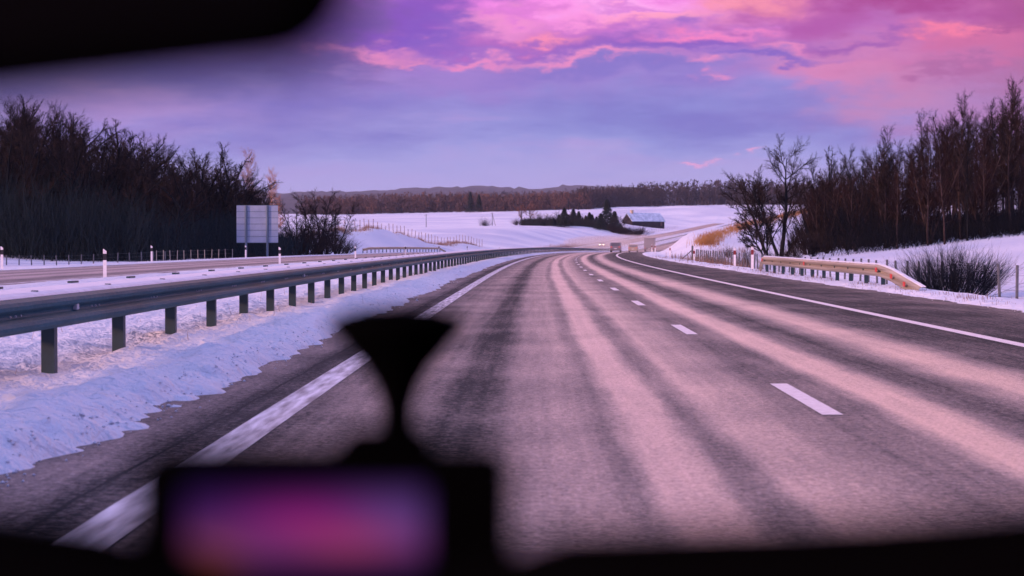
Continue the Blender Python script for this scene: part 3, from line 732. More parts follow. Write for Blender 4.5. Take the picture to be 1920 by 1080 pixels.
# undergrowth of the woods, one mass of brush each
def thicket(name, pts, hfun, n, label, mat, seed, r=.02):
    rs = np.random.RandomState(seed); S = []
    pts = np.array(pts)
    i = rs.randint(0, len(pts), n); bx = pts[i, 0]+rs.normal(0, 1.6, n); by = pts[i, 1]+rs.normal(0, 2.5, n); bz = H(bx, by)-.1
    for k in range(3):
        L_ = hfun(bx, by)*rs.uniform(.25, .75, n)/ (1+k*.3); a = rs.uniform(0, 6.283, n); sp_ = rs.uniform(.1, .9, n)
        d = np.stack([np.cos(a)*sp_, np.sin(a)*sp_, np.ones(n)], 1); d /= np.linalg.norm(d, axis=1, keepdims=True)
        p0 = np.stack([bx, by, bz+(0 if k == 0 else hfun(bx, by)*rs.uniform(.05, .45, n))], 1) if k else np.stack([bx, by, bz], 1)
        p1 = p0+d*L_[:, None]; S.append(np.concatenate([p0, p1, np.full((n, 1), r), np.full((n, 1), r*.35)], 1))
    v, f = segs(np.concatenate(S), 3)
    return mesh_obj(name, v, f, mat, label=label, cat='undergrowth', kind='stuff')
lp = []
for i in range(900):
    px = rnd.uniform(-60, 520); D = rnd.uniform(172, 250) if px < 320 else rnd.uniform(200, 275); lp.append((at(px, D), D))
thicket('undergrowth', lp, lambda x, y: np.interp(1000+F*x/y, [0, 130, 300, 330, 450, 520], [9.5, 9, 7, 6.5, 6.5, 3.5]), 17000, 'dense brushwood filling the left wood', newmat('dark_brushwood', (.020, .031, .035), .95, spec=0.0, var=.3), 1, .026)
# lone trees and bushes to the right of the sign
put_tree('slender', at(467, 300), 300, ht(467, 300, 272, at(467, 300), 300), 'pink lit birch rising above the end of the left wood', trunk=PALEB, crown=PALET, name='birch_tree', var=1, wide=1.1)
put_tree('slender', at(520, 330), 330, ht(520, 330, 308, at(520, 330), 330), 'orange lit birch alone between left wood and dark shrubs', trunk=PALEB, crown=ORT, name='birch_tree', var=2, wide=1.2)
for px, top, D, lab in [(560, 368, 236, 'dark bushy tree right behind the billboard back, left one of the clump'), (602, 347, 246, 'taller dark bushy tree in the clump right of the billboard back'), (628, 372, 258, 'dark bushy tree on the right end of the clump by the far pale barrier')]:
    x = at(px, D); put_tree('multi', x, D, ht(px, D, top, x, D), lab, wide=1.25, crown=TWIG)
for px, top, D in [(540, 395, 225), (575, 405, 222), (612, 415, 226), (636, 428, 232), (590, 392, 240), (556, 410, 218), (530, 410, 220), (650, 440, 250)]:
    x = at(px, D); put_tree('shrub', x, D, ht(px, D, top, x, D), 'low dark shrub in the clump right of the billboard back', 'low shrubs right of the billboard', name='shrub', cat='shrub', wide=1.5)
# right wood ---------------------------------------------------------
RT = ([1500, 1520, 1560, 1590, 1620, 1660, 1700, 1740, 1770, 1800, 1830, 1860, 1895, 1920, 2100, 2500], [330, 305, 275, 300, 268, 235, 250, 205, 190, 170, 190, 160, 140, 160, 130, 110])
for i in range(104):
    px = 1515+(i*37 % 430)+rnd.uniform(-8, 8) if i < 86 else rnd.uniform(1930, 2300)
    D = rnd.uniform(138, 215) if px > 1600 else rnd.uniform(165, 230)
    x = at(px, D); top = np.interp(px, *RT)+rnd.uniform(0, 34); h = ht(px, D, top, x, D)*rnd.uniform(.82, 1.0)
    kind = rnd.choice(['slender', 'slender', 'slender', 'multi']) if px > 1640 else rnd.choice(['slender', 'multi', 'multi'])
    red = rnd.random() < .55
    put_tree(kind, x, D, max(3, h), 'bare brown tree crowded into the tall wood on the right', 'bare trees in the right wood', trunk=BARKR if red else BARK, crown=TWIGR if red else TWIG, wide=rnd.uniform(.8, 1.05))
for (px, top, lab) in [(1893, 138, 'tallest slender bare tree near the right edge of the photo'), (1800, 165, 'tall slender bare tree forming the second peak of the right wood'), (1728, 202, 'thin bare tree tip standing out on the left slope of the right wood'), (1660, 228, 'small topped thin bare tree sticking out above the left part of the right wood')]:
    D = 150; x = at(px, D); put_tree('slender', x, D, ht(px, D, top, x, D), lab, trunk=BARKR, crown=TWIG, wide=.95)
rp = []
for i in range(700):
    px = 1520+rnd.random()*460; D = rnd.uniform(142, 200) if px > 1600 else rnd.uniform(165, 215); rp.append((at(px, D), D))
thicket('undergrowth', rp, lambda x, y: np.interp(1000+F*x/y, [1510, 1560, 1620, 1700, 1950], [4.8, 6.2, 4.5, 3.0, 2.6]), 6500, 'brown brushwood between the trunks of the right wood', newmat('dark_brush', (.012, .013, .015), .95, spec=0.0, var=.3), 2, .018)
# the forked willows at the corner of the right wood
def custom_tree(name, x, y, stems, label, seed, sc_=1.0):
    t = Tree(seed)
    for (d, L_, r) in stems:
        t.branch(Vector((0, 0, -.2)), Vector(d), L_, r, 0, [dict(n=8, w=.06, up=.03, kids=18, k0=.22, tip=.12), dict(n=6, w=.10, up=.045, ang=(30, 55), len=.50, shape=.45, kids=13, k0=.15, r=.045), dict(n=3, w=.13, up=.05, ang=(20, 48), len=.42, kids=8, k0=.12, r=.024),
                  dict(n=2, w=.12, up=.03, ang=(20, 50), len=.5, kids=7, k0=.1, r=.013), dict(n=1, w=.1, up=.03, ang=(15, 45), len=.8, r=.0105, tip=.6)])
    a, b = t.meshes(); R = empty(name, (x, y, gz(x, y)), label=label, cat='tree'); R.scale = (sc_,)*3
    mesh_obj('trunk', a[0], a[1], BARK, R); mesh_obj('crown', b[0], b[1], TWIG, R)
    return R
D = 142
custom_tree('willow_tree', at(1463, D), D, [((.16, 0, 1), 8.3, .2), ((-.30, .1, 1), 6.6, .15), ((.42, .0, .8), 2.6, .08)], 'forked willow with tall right fork standing alone in front of the orange bank', 71)
D = 146
custom_tree('willow_tree', at(1441, D), D, [((-.28, 0, 1), 6.4, .16), ((-.62, 0, .9), 4.0, .09), ((-.05, .3, 1), 4.2, .08)], 'lower willow leaning left beside the tall forked willow', 73)
for px, top, D, k, lab in [(1562, 272, 190, 'round', 'thin airy tree with rounded tip right of the forked willows'), (1528, 290, 185, 'slender', 'slim bare tree between the forked willows and the right wood'), (1612, 262, 180, 'multi', 'broad topped bare tree at the left end of the right wood')]:
    x = at(px, D); put_tree(k, x, D, ht(px, D, top, x, D), lab, wide=.75 if k == 'round' else .9)
for px, top, D in [(1440, 455, 135), (1490, 440, 140), (1525, 430, 150), (1550, 425, 155), (1590, 415, 160), (1400, 458, 132), (1515, 400, 160), (1350, 470, 150), (1365, 455, 165), (1330, 465, 158), (1470, 458, 132), (1540, 395, 165)]:
    x = at(px, D); put_tree('shrub', x, D, max(.8, ht(px, D, top, x, D)), 'low leafless shrub on the snow beneath the willows', 'low shrubs around the willows', name='shrub', cat='shrub', wide=1.3, crown=TWIG)
# the round bush by the fence
def bush():
    t = Tree(90)
    for i in range(420):
        a = t.r.uniform(0, 6.283); k = math.sqrt(t.r.random()); e = 1.02*k
        d = Vector((math.cos(a)*math.sin(e), math.sin(a)*math.sin(e), math.cos(e)))
        t.branch(Vector((math.cos(a)*.75*k, math.sin(a)*.6*k, -.15)), d, t.r.uniform(1.25, 1.75)*(1-.05*k), .007, 0, [dict(n=4, w=.07, up=.06, kids=7, k0=.25, tip=.4, thick=-1), dict(n=2, w=.10, up=.06, ang=(12, 35), len=.42, kids=3, k0=.2, r=.005, shape=.3), dict(n=1, w=.1, up=.04, ang=(12, 40), len=.5, r=.0035, tip=.5)])
    _, b = t.meshes(); x, y = at(1783, 57.5), 57.5
    R = empty('bush', (x, y, gz(x, y)), label='big round leafless bush on the snow behind the right wire fence', cat='bush')
    mesh_obj('branches', b[0], b[1], newmat('bush_twigs', (.022, .026, .034), .85, spec=0.0, var=.4, vscale=2), R)
bush()
# grass ----------------------------------------------------------------
def grass(name, pts, n, h, mat, label, seed, jit=(1.5, 2.0), r=.022):
    rs = np.random.RandomState(seed); pts = np.array(pts); i = rs.randint(0, len(pts)-1, n); t = rs.rand(n)[:, None]
    b = pts[i]*(1-t)+pts[i+1]*t; bx = b[:, 0]+rs.normal(0, jit[0], n); by = b[:, 1]+rs.normal(0, jit[1], n)
    cl = np.clip(fbm(bx*.6, by*.4)*1.8+.75, .25, 1.3); hh = h*rs.uniform(.45, 1.1, n)*cl; bz = H(bx, by)-.05
    a = rs.uniform(0, 6.283, n); l = rs.uniform(.05, .45, n)
    p0 = np.stack([bx, by, bz], 1); p1 = p0+np.stack([np.cos(a)*l*hh, np.sin(a)*l*hh, hh], 1)
    v, f = segs(np.concatenate([p0, p1, np.full((n, 1), r), np.full((n, 1), r*.3)], 1), 3)
    return mesh_obj(name, v, f, mat, label=label, cat='grass', kind='stuff')
ORG = newmat('dry_orange_grass', (.50, .20, .05), .85, var=.4, vscale=.4, base2=(.62, .34, .12)); BRG = newmat('brown_grass', (.26, .15, .09), .9, var=.4, vscale=.8)
grass('dry_grass', [(17.2, 194), (20.2, 218), (28.6, 262), (37, 292), (46, 320), (66, 385)], 8000, .6, ORG, 'tall dry orange grass along the crest of the right bank', 4, (.55, 3))
grass('dry_grass', [(12.6, 110), (13.2, 140), (14.8, 165), (20, 185)], 2600, .55, BRG, 'brown tufts on the snowy foot of the right bank', 5, (1.5, 5), .012)
grass('dry_grass', [(float(P(y)-41.5), y) for y in (285, 320, 360, 400, 440, 485)], 6000, .7, BRG, 'brown grass fringe on the crest of the left snow bank', 6, (1.0, 2))
grass('dry_grass', [(float(P(y)+9.0), y) for y in (28, 50, 80, 120, 170)], 2200, .13, BRG, 'short dead grass poking from the right snow verge', 8, (.25, 2), .006)
grass('dry_grass', [(float(P(y)-27.5), y) for y in (520, 560, 600, 640)], 1500, 1.2, BRG, 'brown reeds by the distant barrier', 9, (1.5, 5))
grass('weed_stalks', [(-5.6, 20), (-6.5, 50), (-7, 100)], 240, .16, BRG, 'sparse dead stalks in the median snow', 10, (1.3, 5), .004)

# ------------------------------------------------------------------ distance: woods, hills, farm
def distant_wood(name, pts, hgt, mat, label, seed, n, leaf=1.0, kind='stuff', zf=None, width=3.2, cat='wood'):
    """a mass of small twig-clump faces round many upright crowns"""
    rs = np.random.RandomState(seed); pts = np.array(pts, float); i = rs.randint(0, len(pts)-1, n); t = rs.rand(n)[:, None]
    b = pts[i]*(1-t)+pts[i+1]*t; q = 46
    b[:, 1] += rs.uniform(0, 60, n)
    bz = H(b[:, 0], b[:, 1]) if zf is None else zf(b[:, 0], b[:, 1]); hh = hgt*rs.uniform(.62, 1.12, n)*(1+.35*fbm(b[:, 0]*.012, b[:, 1]*.01))
    cx = np.repeat(b[:, 0], q); cy = np.repeat(b[:, 1], q); ch = np.repeat(hh, q); cz = np.repeat(bz, q); m = n*q
    u = rs.rand(m); zz = ch*(u**.8); rad = width*np.sqrt(np.clip(1-(2*(zz/ch)-1)**2*.8, .1, 1))*np.sqrt(rs.rand(m)); a = rs.uniform(0, 6.283, m)
    c0 = np.stack([cx+np.cos(a)*rad, cy+np.sin(a)*rad, cz+zz], 1)
    T = []
    for k in range(3): T.append(c0+rs.normal(0, leaf, (m, 3))*np.array([.55, .55, 1.0]))
    V = np.stack(T, 1).reshape(-1, 3); return mesh_obj(name, V, np.arange(m*3).reshape(-1, 3), mat, label=label, cat=cat, kind=kind)
FW1 = newmat('far_brown_wood', (.085, .058, .055), .95, spec=0.0, var=.35, vscale=.02, base2=(.15, .082, .06)); FW2 = newmat('far_dark_wood', (.07, .055, .06), .95, var=.3, vscale=.02)
def line(pxs, Ds): return [(at(p, d), d) for p, d in zip(pxs, Ds)]
distant_wood('distant_wood', line([560, 700, 850, 1000, 1110], [1560]*5), 13.5, FW1, 'far reddish brown wood above the left fields', 1, 900, .9)
distant_wood('distant_wood', line([1080, 1180, 1300, 1440, 1560], [1560, 1600, 1620, 1620, 1620]), 17.5, newmat('far_right_wood', (.06, .044, .042), .95, spec=0.0, var=.3, vscale=.02), 'far dark brown wood above the field behind the farmhouse', 2, 800, .9)
distant_wood('distant_wood', line([840, 900, 1000, 1120, 1180], [2150]*5), 21, FW2, 'farther dusky wood behind the reddish one', 3, 420, 1.3)
def hill(name, pxs, tops, D, mat, label, seed):
    xs = np.linspace(pxs[0], pxs[-1], 260); yt = np.interp(xs, pxs, tops); rs = np.random.RandomState(seed)
    top = CAMH+(457-yt)*D/F+fbm(xs*.09, xs*0+seed, 4)*D*.0014*.7
    V = []; rows = 14
    for r in range(rows):
        t = r/(rows-1); ydep = D-900+1800*t; k = math.sin(math.pi*t)**.6 if 0 < t < 1 else 0
        for x_, tz in zip(xs, top): V.append(((x_-1000)/F*D, ydep, -6+(tz+6)*k+fbm(np.array([x_*.4]), np.array([t*9.]), 2)[0]*D*.0009*k))
    i = np.arange(rows*260).reshape(rows, 260); Fc = np.stack([i[:-1, :-1].ravel(), i[:-1, 1:].ravel(), i[1:, 1:].ravel(), i[1:, :-1].ravel()], 1)
    return mesh_obj(name, np.array(V), Fc, mat, smooth=True, kind='structure')
HM = newmat('wooded_hill', (.045, .045, .06), .95, var=.4, vscale=.01, bump=1.0, bscale=.03)
hill('hills', [300, 560, 640, 740, 780, 830, 900, 980, 1010, 1060, 1120, 1180, 1260, 1500, 1900, 2400], [364, 362, 360, 357, 353, 352, 349, 352, 356, 349, 351, 352, 360, 360, 364, 366], 5200, HM, '', 3)
hill('hills', [300, 560, 640, 800, 900, 960, 1040, 1120, 1300, 2400], [375, 372, 368, 364, 361, 363, 369, 376, 380, 380], 3600, HM, '', 8)
# conifers and bare trees round the farm
def conifer_mesh(seed):
    rs = np.random.RandomState(seed); V = []; m = 1500; u = rs.rand(m)**.75; z = .6+9.4*u; rad = (10.2-z)*.26*(.35+.65*rs.rand(m)); a = rs.uniform(0, 6.283, m)
    c0 = np.stack([np.cos(a)*rad, np.sin(a)*rad, z-rad*.25], 1); out = np.stack([np.cos(a), np.sin(a), -.35*np.ones(m)], 1)
    side = np.stack([-np.sin(a), np.cos(a), 0*a], 1); l = .42
    T = np.stack([c0+out*l*1.2, c0-out*l*.4+side*.24, c0-out*l*.4-side*.24+np.array([0, 0, .1])], 1).reshape(-1, 3)
    return T, np.arange(m*3).reshape(-1, 3)
LIB['conifer'] = []
for s_ in (1, 2):
    t = segs(np.array([(0, 0, -.3, 0, 0, 9.8, .16, .02)]), 6); LIB['conifer'].append([t, conifer_mesh(s_), 10.1, {}])
def farD(px): return 960
x = at(1138, 940); put_tree('conifer', x, 940, ht(1138, 940, 374, x, 940), 'tall dark conifer just left of the farmhouse', crown=CONIF, name='conifer_tree', wide=1.5, cat='tree')
for px, top in [(1152, 396), (1126, 400), (1110, 402), (1098, 404), (1085, 396), (1075, 392), (1066, 402), (1058, 390), (1048, 402), (1038, 408), (1028, 412), (1019, 412), (1118, 406), (1145, 408), (1092, 408), (1105, 398)]:
    D = rnd.uniform(900, 950); x = at(px, D); put_tree('conifer', x, D, max(3, ht(px, D, top, x, D)), 'dark young conifer in the row left of the farmhouse', 'young conifers left of the farmhouse', crown=CONIF, name='conifer_tree', wide=2.0)
for px, top, lab in [(978, 381, 'left of the two reddish bare trees at the left end of the farm hedge'), (995, 376, 'right of the two reddish bare trees at the left end of the farm hedge')]:
    x = at(px, 930); put_tree('round', x, 930, ht(px, 930, top, x, 930), lab, trunk=BARKR, crown=newmat('rusty_twigs', (.22, .09, .05), .9), wide=1.0)
for px, top in [(968, 404), (984, 402), (1003, 400), (1018, 396), (1032, 398), (1008, 408), (1044, 396)]:
    x = at(px, 935); put_tree('shrub', x, 935, ht(px, 935, top, x, 935), 'small bare shrub in the hedge left of the conifers', 'bare hedge shrubs by the farm', crown=TWIGR, name='shrub', cat='shrub', wide=1.8)
for px, top in [(1004, 402), (1020, 398), (1036, 400), (1052, 394), (1070, 398), (1083, 404), (1096, 400), (1112, 405), (1124, 402), (1150, 402), (1160, 404)]:
    D = rnd.uniform(905, 960); x = at(px, D); put_tree('multi', x, D, max(4, ht(px, D, top, x, D)), 'dark bare tree mixed into the conifer row by the farmhouse', 'dark bare trees among the farm conifers', wide=2.2)
thicket('hedge', [(at(p_, 925), 925) for p_ in range(985, 1170, 3)], lambda x, y: 4.2+0*x, 3600, 'dark hedge under the conifers left of the farmhouse', newmat('hedge_brush', (.03, .032, .022), .95, spec=0.0), 12, .10)
for px in (1165, 1175, 1186, 1150, 1197):
    D = 905; x = at(px, D); put_tree('shrub', x, D, max(2, ht(px, D, 420+rnd.uniform(-4, 4), x, D)), 'brown shrub at the foot of the farmhouse gable', 'brown shrubs below the farmhouse', crown=TWIGR, name='shrub', cat='shrub', wide=3)
x = at(909, 860); put_tree('shrub', x, 860, ht(909, 860, 401, x, 860), 'lone round bush on the pink field', crown=TWIG, name='bush', cat='bush', wide=1.5)
for px, top, lab in [(898, 364, 'dark pointed conifer against the far brown wood'), (882, 360, 'broad dark tree against the far brown wood left of the conifer')]:
    x = at(px, 1520); put_tree('conifer', x, 1520, max(8, ht(px, 1520, top, x, 1520)), lab, crown=CONIF, name='conifer_tree', wide=1.3)
for i, px in enumerate((1084, 1066)):
    x = at(px, 1500); put_tree('round', x, 1500, 14, 'orange tinged bare tree before the far wood', 'orange tinged trees before the far wood', crown=newmat('orange_far_twigs%d' % i, (.20, .08, .045), .9), wide=1.1)
x = at(1290, 1000); 
# farmhouse
D = 1130; x = at(1206, D); zb_ = CAMH+(457-423)*D/F; zg = gz(x, D); zb_ = max(zg, min(zb_, zg+2))
HS = empty('farmhouse', (x, D, zg), rz=.52, label='low dark farmhouse with a snow covered roof and pale chimney on the slope', cat='house')
WALL = newmat('dark_plank_wall', (.035, .03, .032), .9, spec=0.0, var=.3, vscale=.6); BRICK = newmat('pale_chimney', (.55, .42, .26), .9, var=.2)
ROOFS = newmat('snowy_roof', (.42, .55, .68), .7, var=.2, vscale=.5, base2=(.66, .76, .86)); GLS = newmat('dark_window', (.02, .03, .04), .2)
hw, hd, hh = 11.2, 5.4, 2.9
zoff = max(0, CAMH+(457-423)*D/F-zg)
w_ = MB(); w_.box((0, 0, hh/2-1), (2*hw, 2*hd, hh+2)); w_.prism([(-hd, hh), (hd, hh), (0, hh+4.2)], -hw, -hw+.3, 'x'); w_.prism([(-hd, hh), (hd, hh), (0, hh+4.2)], hw-.3, hw, 'x'); w_.build('wall', WALL, HS)
rr = MB()
for sg in (-1, 1):
    rr.prism([(sg*(hd+.6), hh-.5), (sg*(hd+.6), hh-.15), (0, hh+4.65), (0, hh+4.3)], -hw-.5, hw+.5, 'x')
roof = rr.build('roof', ROOFS, HS)
MB().box((-hw+3.2, 0, hh+4.8), (1.3, 1.3, 2.4)).box((-hw+3.2, 0, hh+6.05), (1.6, 1.6, .25)).build('chimney', BRICK, roof)
for k in range(4):
    wn = MB().box((-6+4*k, -hd-.03, 2.2), (1.2, .05, 1.3)).build('window', GLS, HS)
MB().box((9, -hd-.03, 1.2), (1.2, .06, 2.3)).build('door', newmat('door_brown', (.12, .07, .05), .8), HS)
HS.location.z = zg+zoff*.6
# utility poles
def pole(px, D, ytop, label, aframe=False):
    x = at(px, D); z = gz(x, D); h = CAMH+(457-ytop)*D/F-z
    R = empty('utility_pole', (x, D, z), label=label, cat='pole')
    MB().lathe((0, 0, 0), [(.16, -.5), (.11, h)], 8).build('post', DARKW, R)
    MB().box((0, 0, h-.6), (1.6, .1, .1)).build('crossarm', DARKW, R)
    if aframe: MB().box((h*.12, 0, h*.46), (.2, .2, h*1.0), ry=-.26).build('brace', DARKW, R)
pole(799, 820, 401, 'thin dark utility pole standing alone on the pink field')
pole(923, 860, 398, 'braced utility pole beside the lone bush on the pink field', True)

# ------------------------------------------------------------------ vehicles
GLASS = newmat('dark_car_glass', (.02, .02, .025), .1); TYRE = newmat('tyre_rubber', (.02, .02, .02), .85); RIM = newmat('wheel_rim', (.35, .35, .37), .35, .8)
def lampm(name, c, s): return newmat(name, c, .3, emit=c, estr=s)
TAIL = lampm('tail_lamp_red', (.6, .04, .02), .25); HEAD = lampm('headlamp_lit', (1, .72, .42), 30)
def vehicle(name, s, D, body, label, cat, kind='car', oncoming=False, paint=None, lit=True, w_=1.8, l_=4.4, h_=1.5):
    x = float(s+P(D)); z = float(RZ(D)); hd_ = math.atan2(float(P(D+1)-P(D-1)), 2)
    R = empty(name, (x, D, z), -hd_+(math.pi if oncoming else 0), label=label, cat=cat)
    pm_ = paint
    if kind == 'car':
        prof = [(-l_/2, .28), (-l_/2, .75), (-l_/2+.12, .98), (-l_/2+.75, h_-.02), (-l_/2+1.3, h_), (.25, h_), (.6, h_-.06), (1.15, 1.0), (l_/2-.15, .82), (l_/2, .62), (l_/2, .28)]
        MB().prism([(a, b) for a, b in prof], -w_/2, w_/2, 'x').build('body', pm_, R, bevel=.09)
        MB().prism([(-l_/2+.17, 1.03), (-l_/2+.72, h_-.10), (-l_/2+.76, h_-.10), (-l_/2+.3, 1.03)], -w_/2+.2, w_/2-.2, 'x').build('rear_window', GLASS, R).location.y = -.06
        MB().prism([(.62, h_-.10), (1.08, 1.04), (1.02, 1.04), (.58, h_-.10)], -w_/2+.18, w_/2-.18, 'x').build('windscreen', GLASS, R).location.y = .07
        for sg in (-1, 1): MB().prism([(-l_/2+.75, h_-.12), (.3, h_-.12), (.85, 1.02), (-l_/2+.45, 1.02)], sg*(w_/2-.01), sg*(w_/2+.006), 'x').build('side_window', GLASS, R)
        ax = (-l_/2+.85, l_/2-.85); wr = .32
    else:
        MB().box((0, -.7, 1.95), (w_, l_-2.2, h_-1.0-.35)).build('cargo_box', pm_, R, bevel=.05)
        MB().prism([(l_/2-1.75, .45), (l_/2-1.75, 2.45), (l_/2-.6, 2.4), (l_/2-.1, 1.4), (l_/2, .5)], -w_/2+.08, w_/2-.08, 'x').build('cab', pm_, R, bevel=.06)
        MB().prism([(l_/2-.58, 2.3), (l_/2-.12, 1.45), (l_/2-.16, 1.45), (l_/2-.62, 2.3)], -w_/2+.2, w_/2-.2, 'x').build('windscreen', GLASS, R).location.y = .05
        MB().box((0, -.5, .68), (w_-.5, l_-1.4, .25)).build('chassis', TYRE, R)
        MB().box((0, -l_/2+.3, .5), (w_-.1, .12, .14)).build('bumper', TYRE, R)
        ax = (-l_/2+1.3, l_/2-1.1); wr = .42
    for a in ax:
        for sg in (-1, 1):
            wh = MB().lathe((sg*(w_/2-.12), a, wr), [(wr-.03, -.11), (wr, -.07), (wr, .07), (wr-.03, .11)], 20, 'x').build('wheel', TYRE, R, smooth=False)
            MB().lathe((sg*(w_/2-.12)+sg*.08, a, wr), [(wr*.62, -.045), (wr*.6, .045)], 16, 'x').build('rim', RIM, wh)
    for sg in (-1, 1):
        MB().box((sg*(w_/2-.22), -l_/2-.0, .86 if kind == 'car' else .75), (.28, .06, .16)).build('tail_light', TAIL, R)
        MB().box((sg*(w_/2-.28), l_/2-.02, .66 if kind == 'car' else .7), (.34, .08, .16)).build('headlight', HEAD if lit else GLASS, R)
    MB().box((0, -l_/2-.02, .62), (.5, .03, .12)).build('number_plate', WHITEP, R)
    return R
vehicle('car', 3.2, 312, None, 'dark grey car in light spray, nearest of the cars far ahead', 'car', paint=newmat('dark_grey_paint', (.14, .12, .15), .35, .2), h_=1.6, w_=1.72, lit=True)
vehicle('car', 3.9, 372, None, 'yellowish car half hidden in spray between dark car and lorry', 'car', paint=newmat('yellow_paint', (.34, .22, .09), .4), h_=1.5)
vehicle('lorry', 4.6, 440, None, 'grey box lorry in the right lane far ahead', 'lorry', 'truck', paint=newmat('grey_box', (.11, .10, .12), .5), w_=2.4, l_=7.5, h_=3.6)
vehicle('car', -18.6, 620, None, 'oncoming car with lit headlights below the pink field', 'car', oncoming=True, paint=newmat('silver_paint', (.40, .36, .34), .35, .3))
# ------------------------------------------------------------------ the car the photograph is taken from
INT = newmat('black_interior_plastic', (.0022, .0022, .003), 1, spec=0.0); HOUS = newmat('black_mirror_housing', (.0015, .0015, .002), 1, spec=0.0)
CAR = empty('car', (0.35, .8, 0), label='dark blurred interior of the car the photo is taken from', cat='car')
def cpx(px, py, D): return Vector((at(px, D), D, CAMH+(457-py)*D/F))
def incar(o): return child_loc(CAR, o)
# dashboard: cowl profile across the car
def dash():
    xs = np.linspace(-.42, 1.1, 90); V = []; prof = [(.395, -.30), (.398, -.05), (.405, -.01), (.42, 0.0), (.435, -.008), (.47, -.055), (.60, -.10), (.90, -.14), (1.12, -.165), (1.12, -.4)]
    for x in xs:
        px = 1000+F*x/.42
        top = CAMH-(np.interp(px, [-900, -200, 0, 250, 420, 900, 1010, 1200, 1330, 1500, 1700, 1960, 2600], [950, 940, 960, 990, 1070, 1050, 995, 988, 982, 978, 965, 945, 950])-457)/F*.42
        for a, b in prof: V.append((x, a, top+b))
    n = len(prof); Fc = [(i*n+j, i*n+j+1, (i+1)*n+j+1, (i+1)*n+j) for i in range(89) for j in range(n-1)]
    return mesh_obj('dashboard', V, Fc, INT, smooth=True)
incar(dash())
# rear-view mirror
def rounded(cx, cz, w_, h_, r, n=7):
    pts = []
    for qx, qz, a0 in ((1, 1, 0), (-1, 1, 90), (-1, -1, 180), (1, -1, 270)):
        for k in range(n):
            a = math.radians(a0+90*k/(n-1)); pts.append((cx+qx*(w_/2-r)+r*math.cos(a), cz+qz*(h_/2-r)+r*math.sin(a)))
    return pts
D = .33
mc = cpx(-28, -82, D)
mo = MB().prism(rounded(0, 0, .125, .046, .018), -.012, .02, 'y').build('rear_view_mirror', HOUS); mo.location = mc; mo.rotation_euler = (.0, -.115, 0)
mo.parent = CAR; mo.matrix_parent_inverse = Matrix.Translation(CAR.location).inverted()
mg = MB().prism(rounded(0, 0, .116, .038, .014), -.0145, -.0125, 'y').build('mirror_glass', newmat('blackened_mirror_glass', (.0015, .0015, .003), .6, spec=.02), mo)  # reflection of the dark cabin put into the black glass colour
D = .85
a = cpx(560, 60, D)
incar(MB().box((a.x-.13, D, a.z+.06), (.26, .08, .12)).build('sensor_housing', HOUS, bevel=.008))
# roof lining, pillars, windscreen, bonnet
incar(MB().box((.35, .25, 1.44), (1.3, 1.3, .03)).build('roof_lining', INT))
for sx in (-.42, 1.12):
    incar(MB().box((sx, 1.0, 1.2), (.06, .07, .75), rx=.85).build('windscreen_pillar', INT))
GW = bpy.data.materials.new('windscreen_glass'); GW.use_nodes = True; t = GW.node_tree; t.nodes.clear()
tr = t.nodes.new('ShaderNodeBsdfTransparent'); tr.inputs[0].default_value = (.97, .975, .98, 1); gl = t.nodes.new('ShaderNodeBsdfGlossy'); gl.inputs['Roughness'].default_value = .02
mxs = t.nodes.new('ShaderNodeMixShader'); mxs.inputs[0].default_value = .003; ou = t.nodes.new('ShaderNodeOutputMaterial')
t.links.new(tr.outputs[0], mxs.inputs[1]); t.links.new(gl.outputs[0], mxs.inputs[2]); t.links.new(mxs.outputs[0], ou.inputs[0])
incar(mesh_obj('windscreen', [(-.42, .80, 1.43), (1.12, .80, 1.43), (1.16, 1.35, .98), (-.46, 1.35, .98)], [(0, 1, 2, 3)], GW))
BON = newmat('dark_bonnet_paint', (.01, .012, .02), .25)
incar(MB().prism([(1.36, .90), (1.36, .94), (1.9, .90), (2.5, .80), (2.6, .6), (1.4, .6)], -.45, 1.15, 'x').build('bonnet', BON, bevel=.03))
def wiper(a, b, r):
    v, f = segs(np.array([(*a, *b, r, r*.8)]), 8); return incar(mesh_obj('wiper', v, f, BLACKP, smooth=True))
wiper(cpx(-420, 940, 1.12), cpx(90, 1010, 1.12), .006)
# ------------------------------------------------------------------ dash camera on its suction mount
D = .50
DC = empty('navigation_device', tuple(cpx(612, 1080, D)), label='blurred black dashboard screen glowing purple and orange on a suction mount', cat='navigation device')
def indc(o): return child_loc(DC, o)
a, b = cpx(258, 842, D), cpx(962, 1225, D)
bd = MB().prism(rounded((a.x+b.x)/2, (a.z+b.z)/2, b.x-a.x, a.z-b.z, .007), D-.006, D+.012, 'y').build('casing', newmat('black_casing', (.0015, .0015, .002), 1, spec=0.0)); indc(bd)
SCR = bpy.data.materials.new('glowing_screen'); SCR.use_nodes = True; t = SCR.node_tree; t.nodes.clear()
em = t.nodes.new('ShaderNodeEmission'); ou = t.nodes.new('ShaderNodeOutputMaterial'); t.links.new(em.outputs[0], ou.inputs[0])
uvn = t.nodes.new('ShaderNodeUVMap'); sp = t.nodes.new('ShaderNodeSeparateXYZ'); t.links.new(uvn.outputs[0], sp.inputs[0])
def m2(op, p, q):
    n = t.nodes.new('ShaderNodeMath'); n.operation = op
    for i, v in enumerate((p, q)):
        if hasattr(v, 'links'): t.links.new(v, n.inputs[i])
        else: n.inputs[i].default_value = v
    return n.outputs[0]
cur = (*lin((26, 14, 70)), 1)
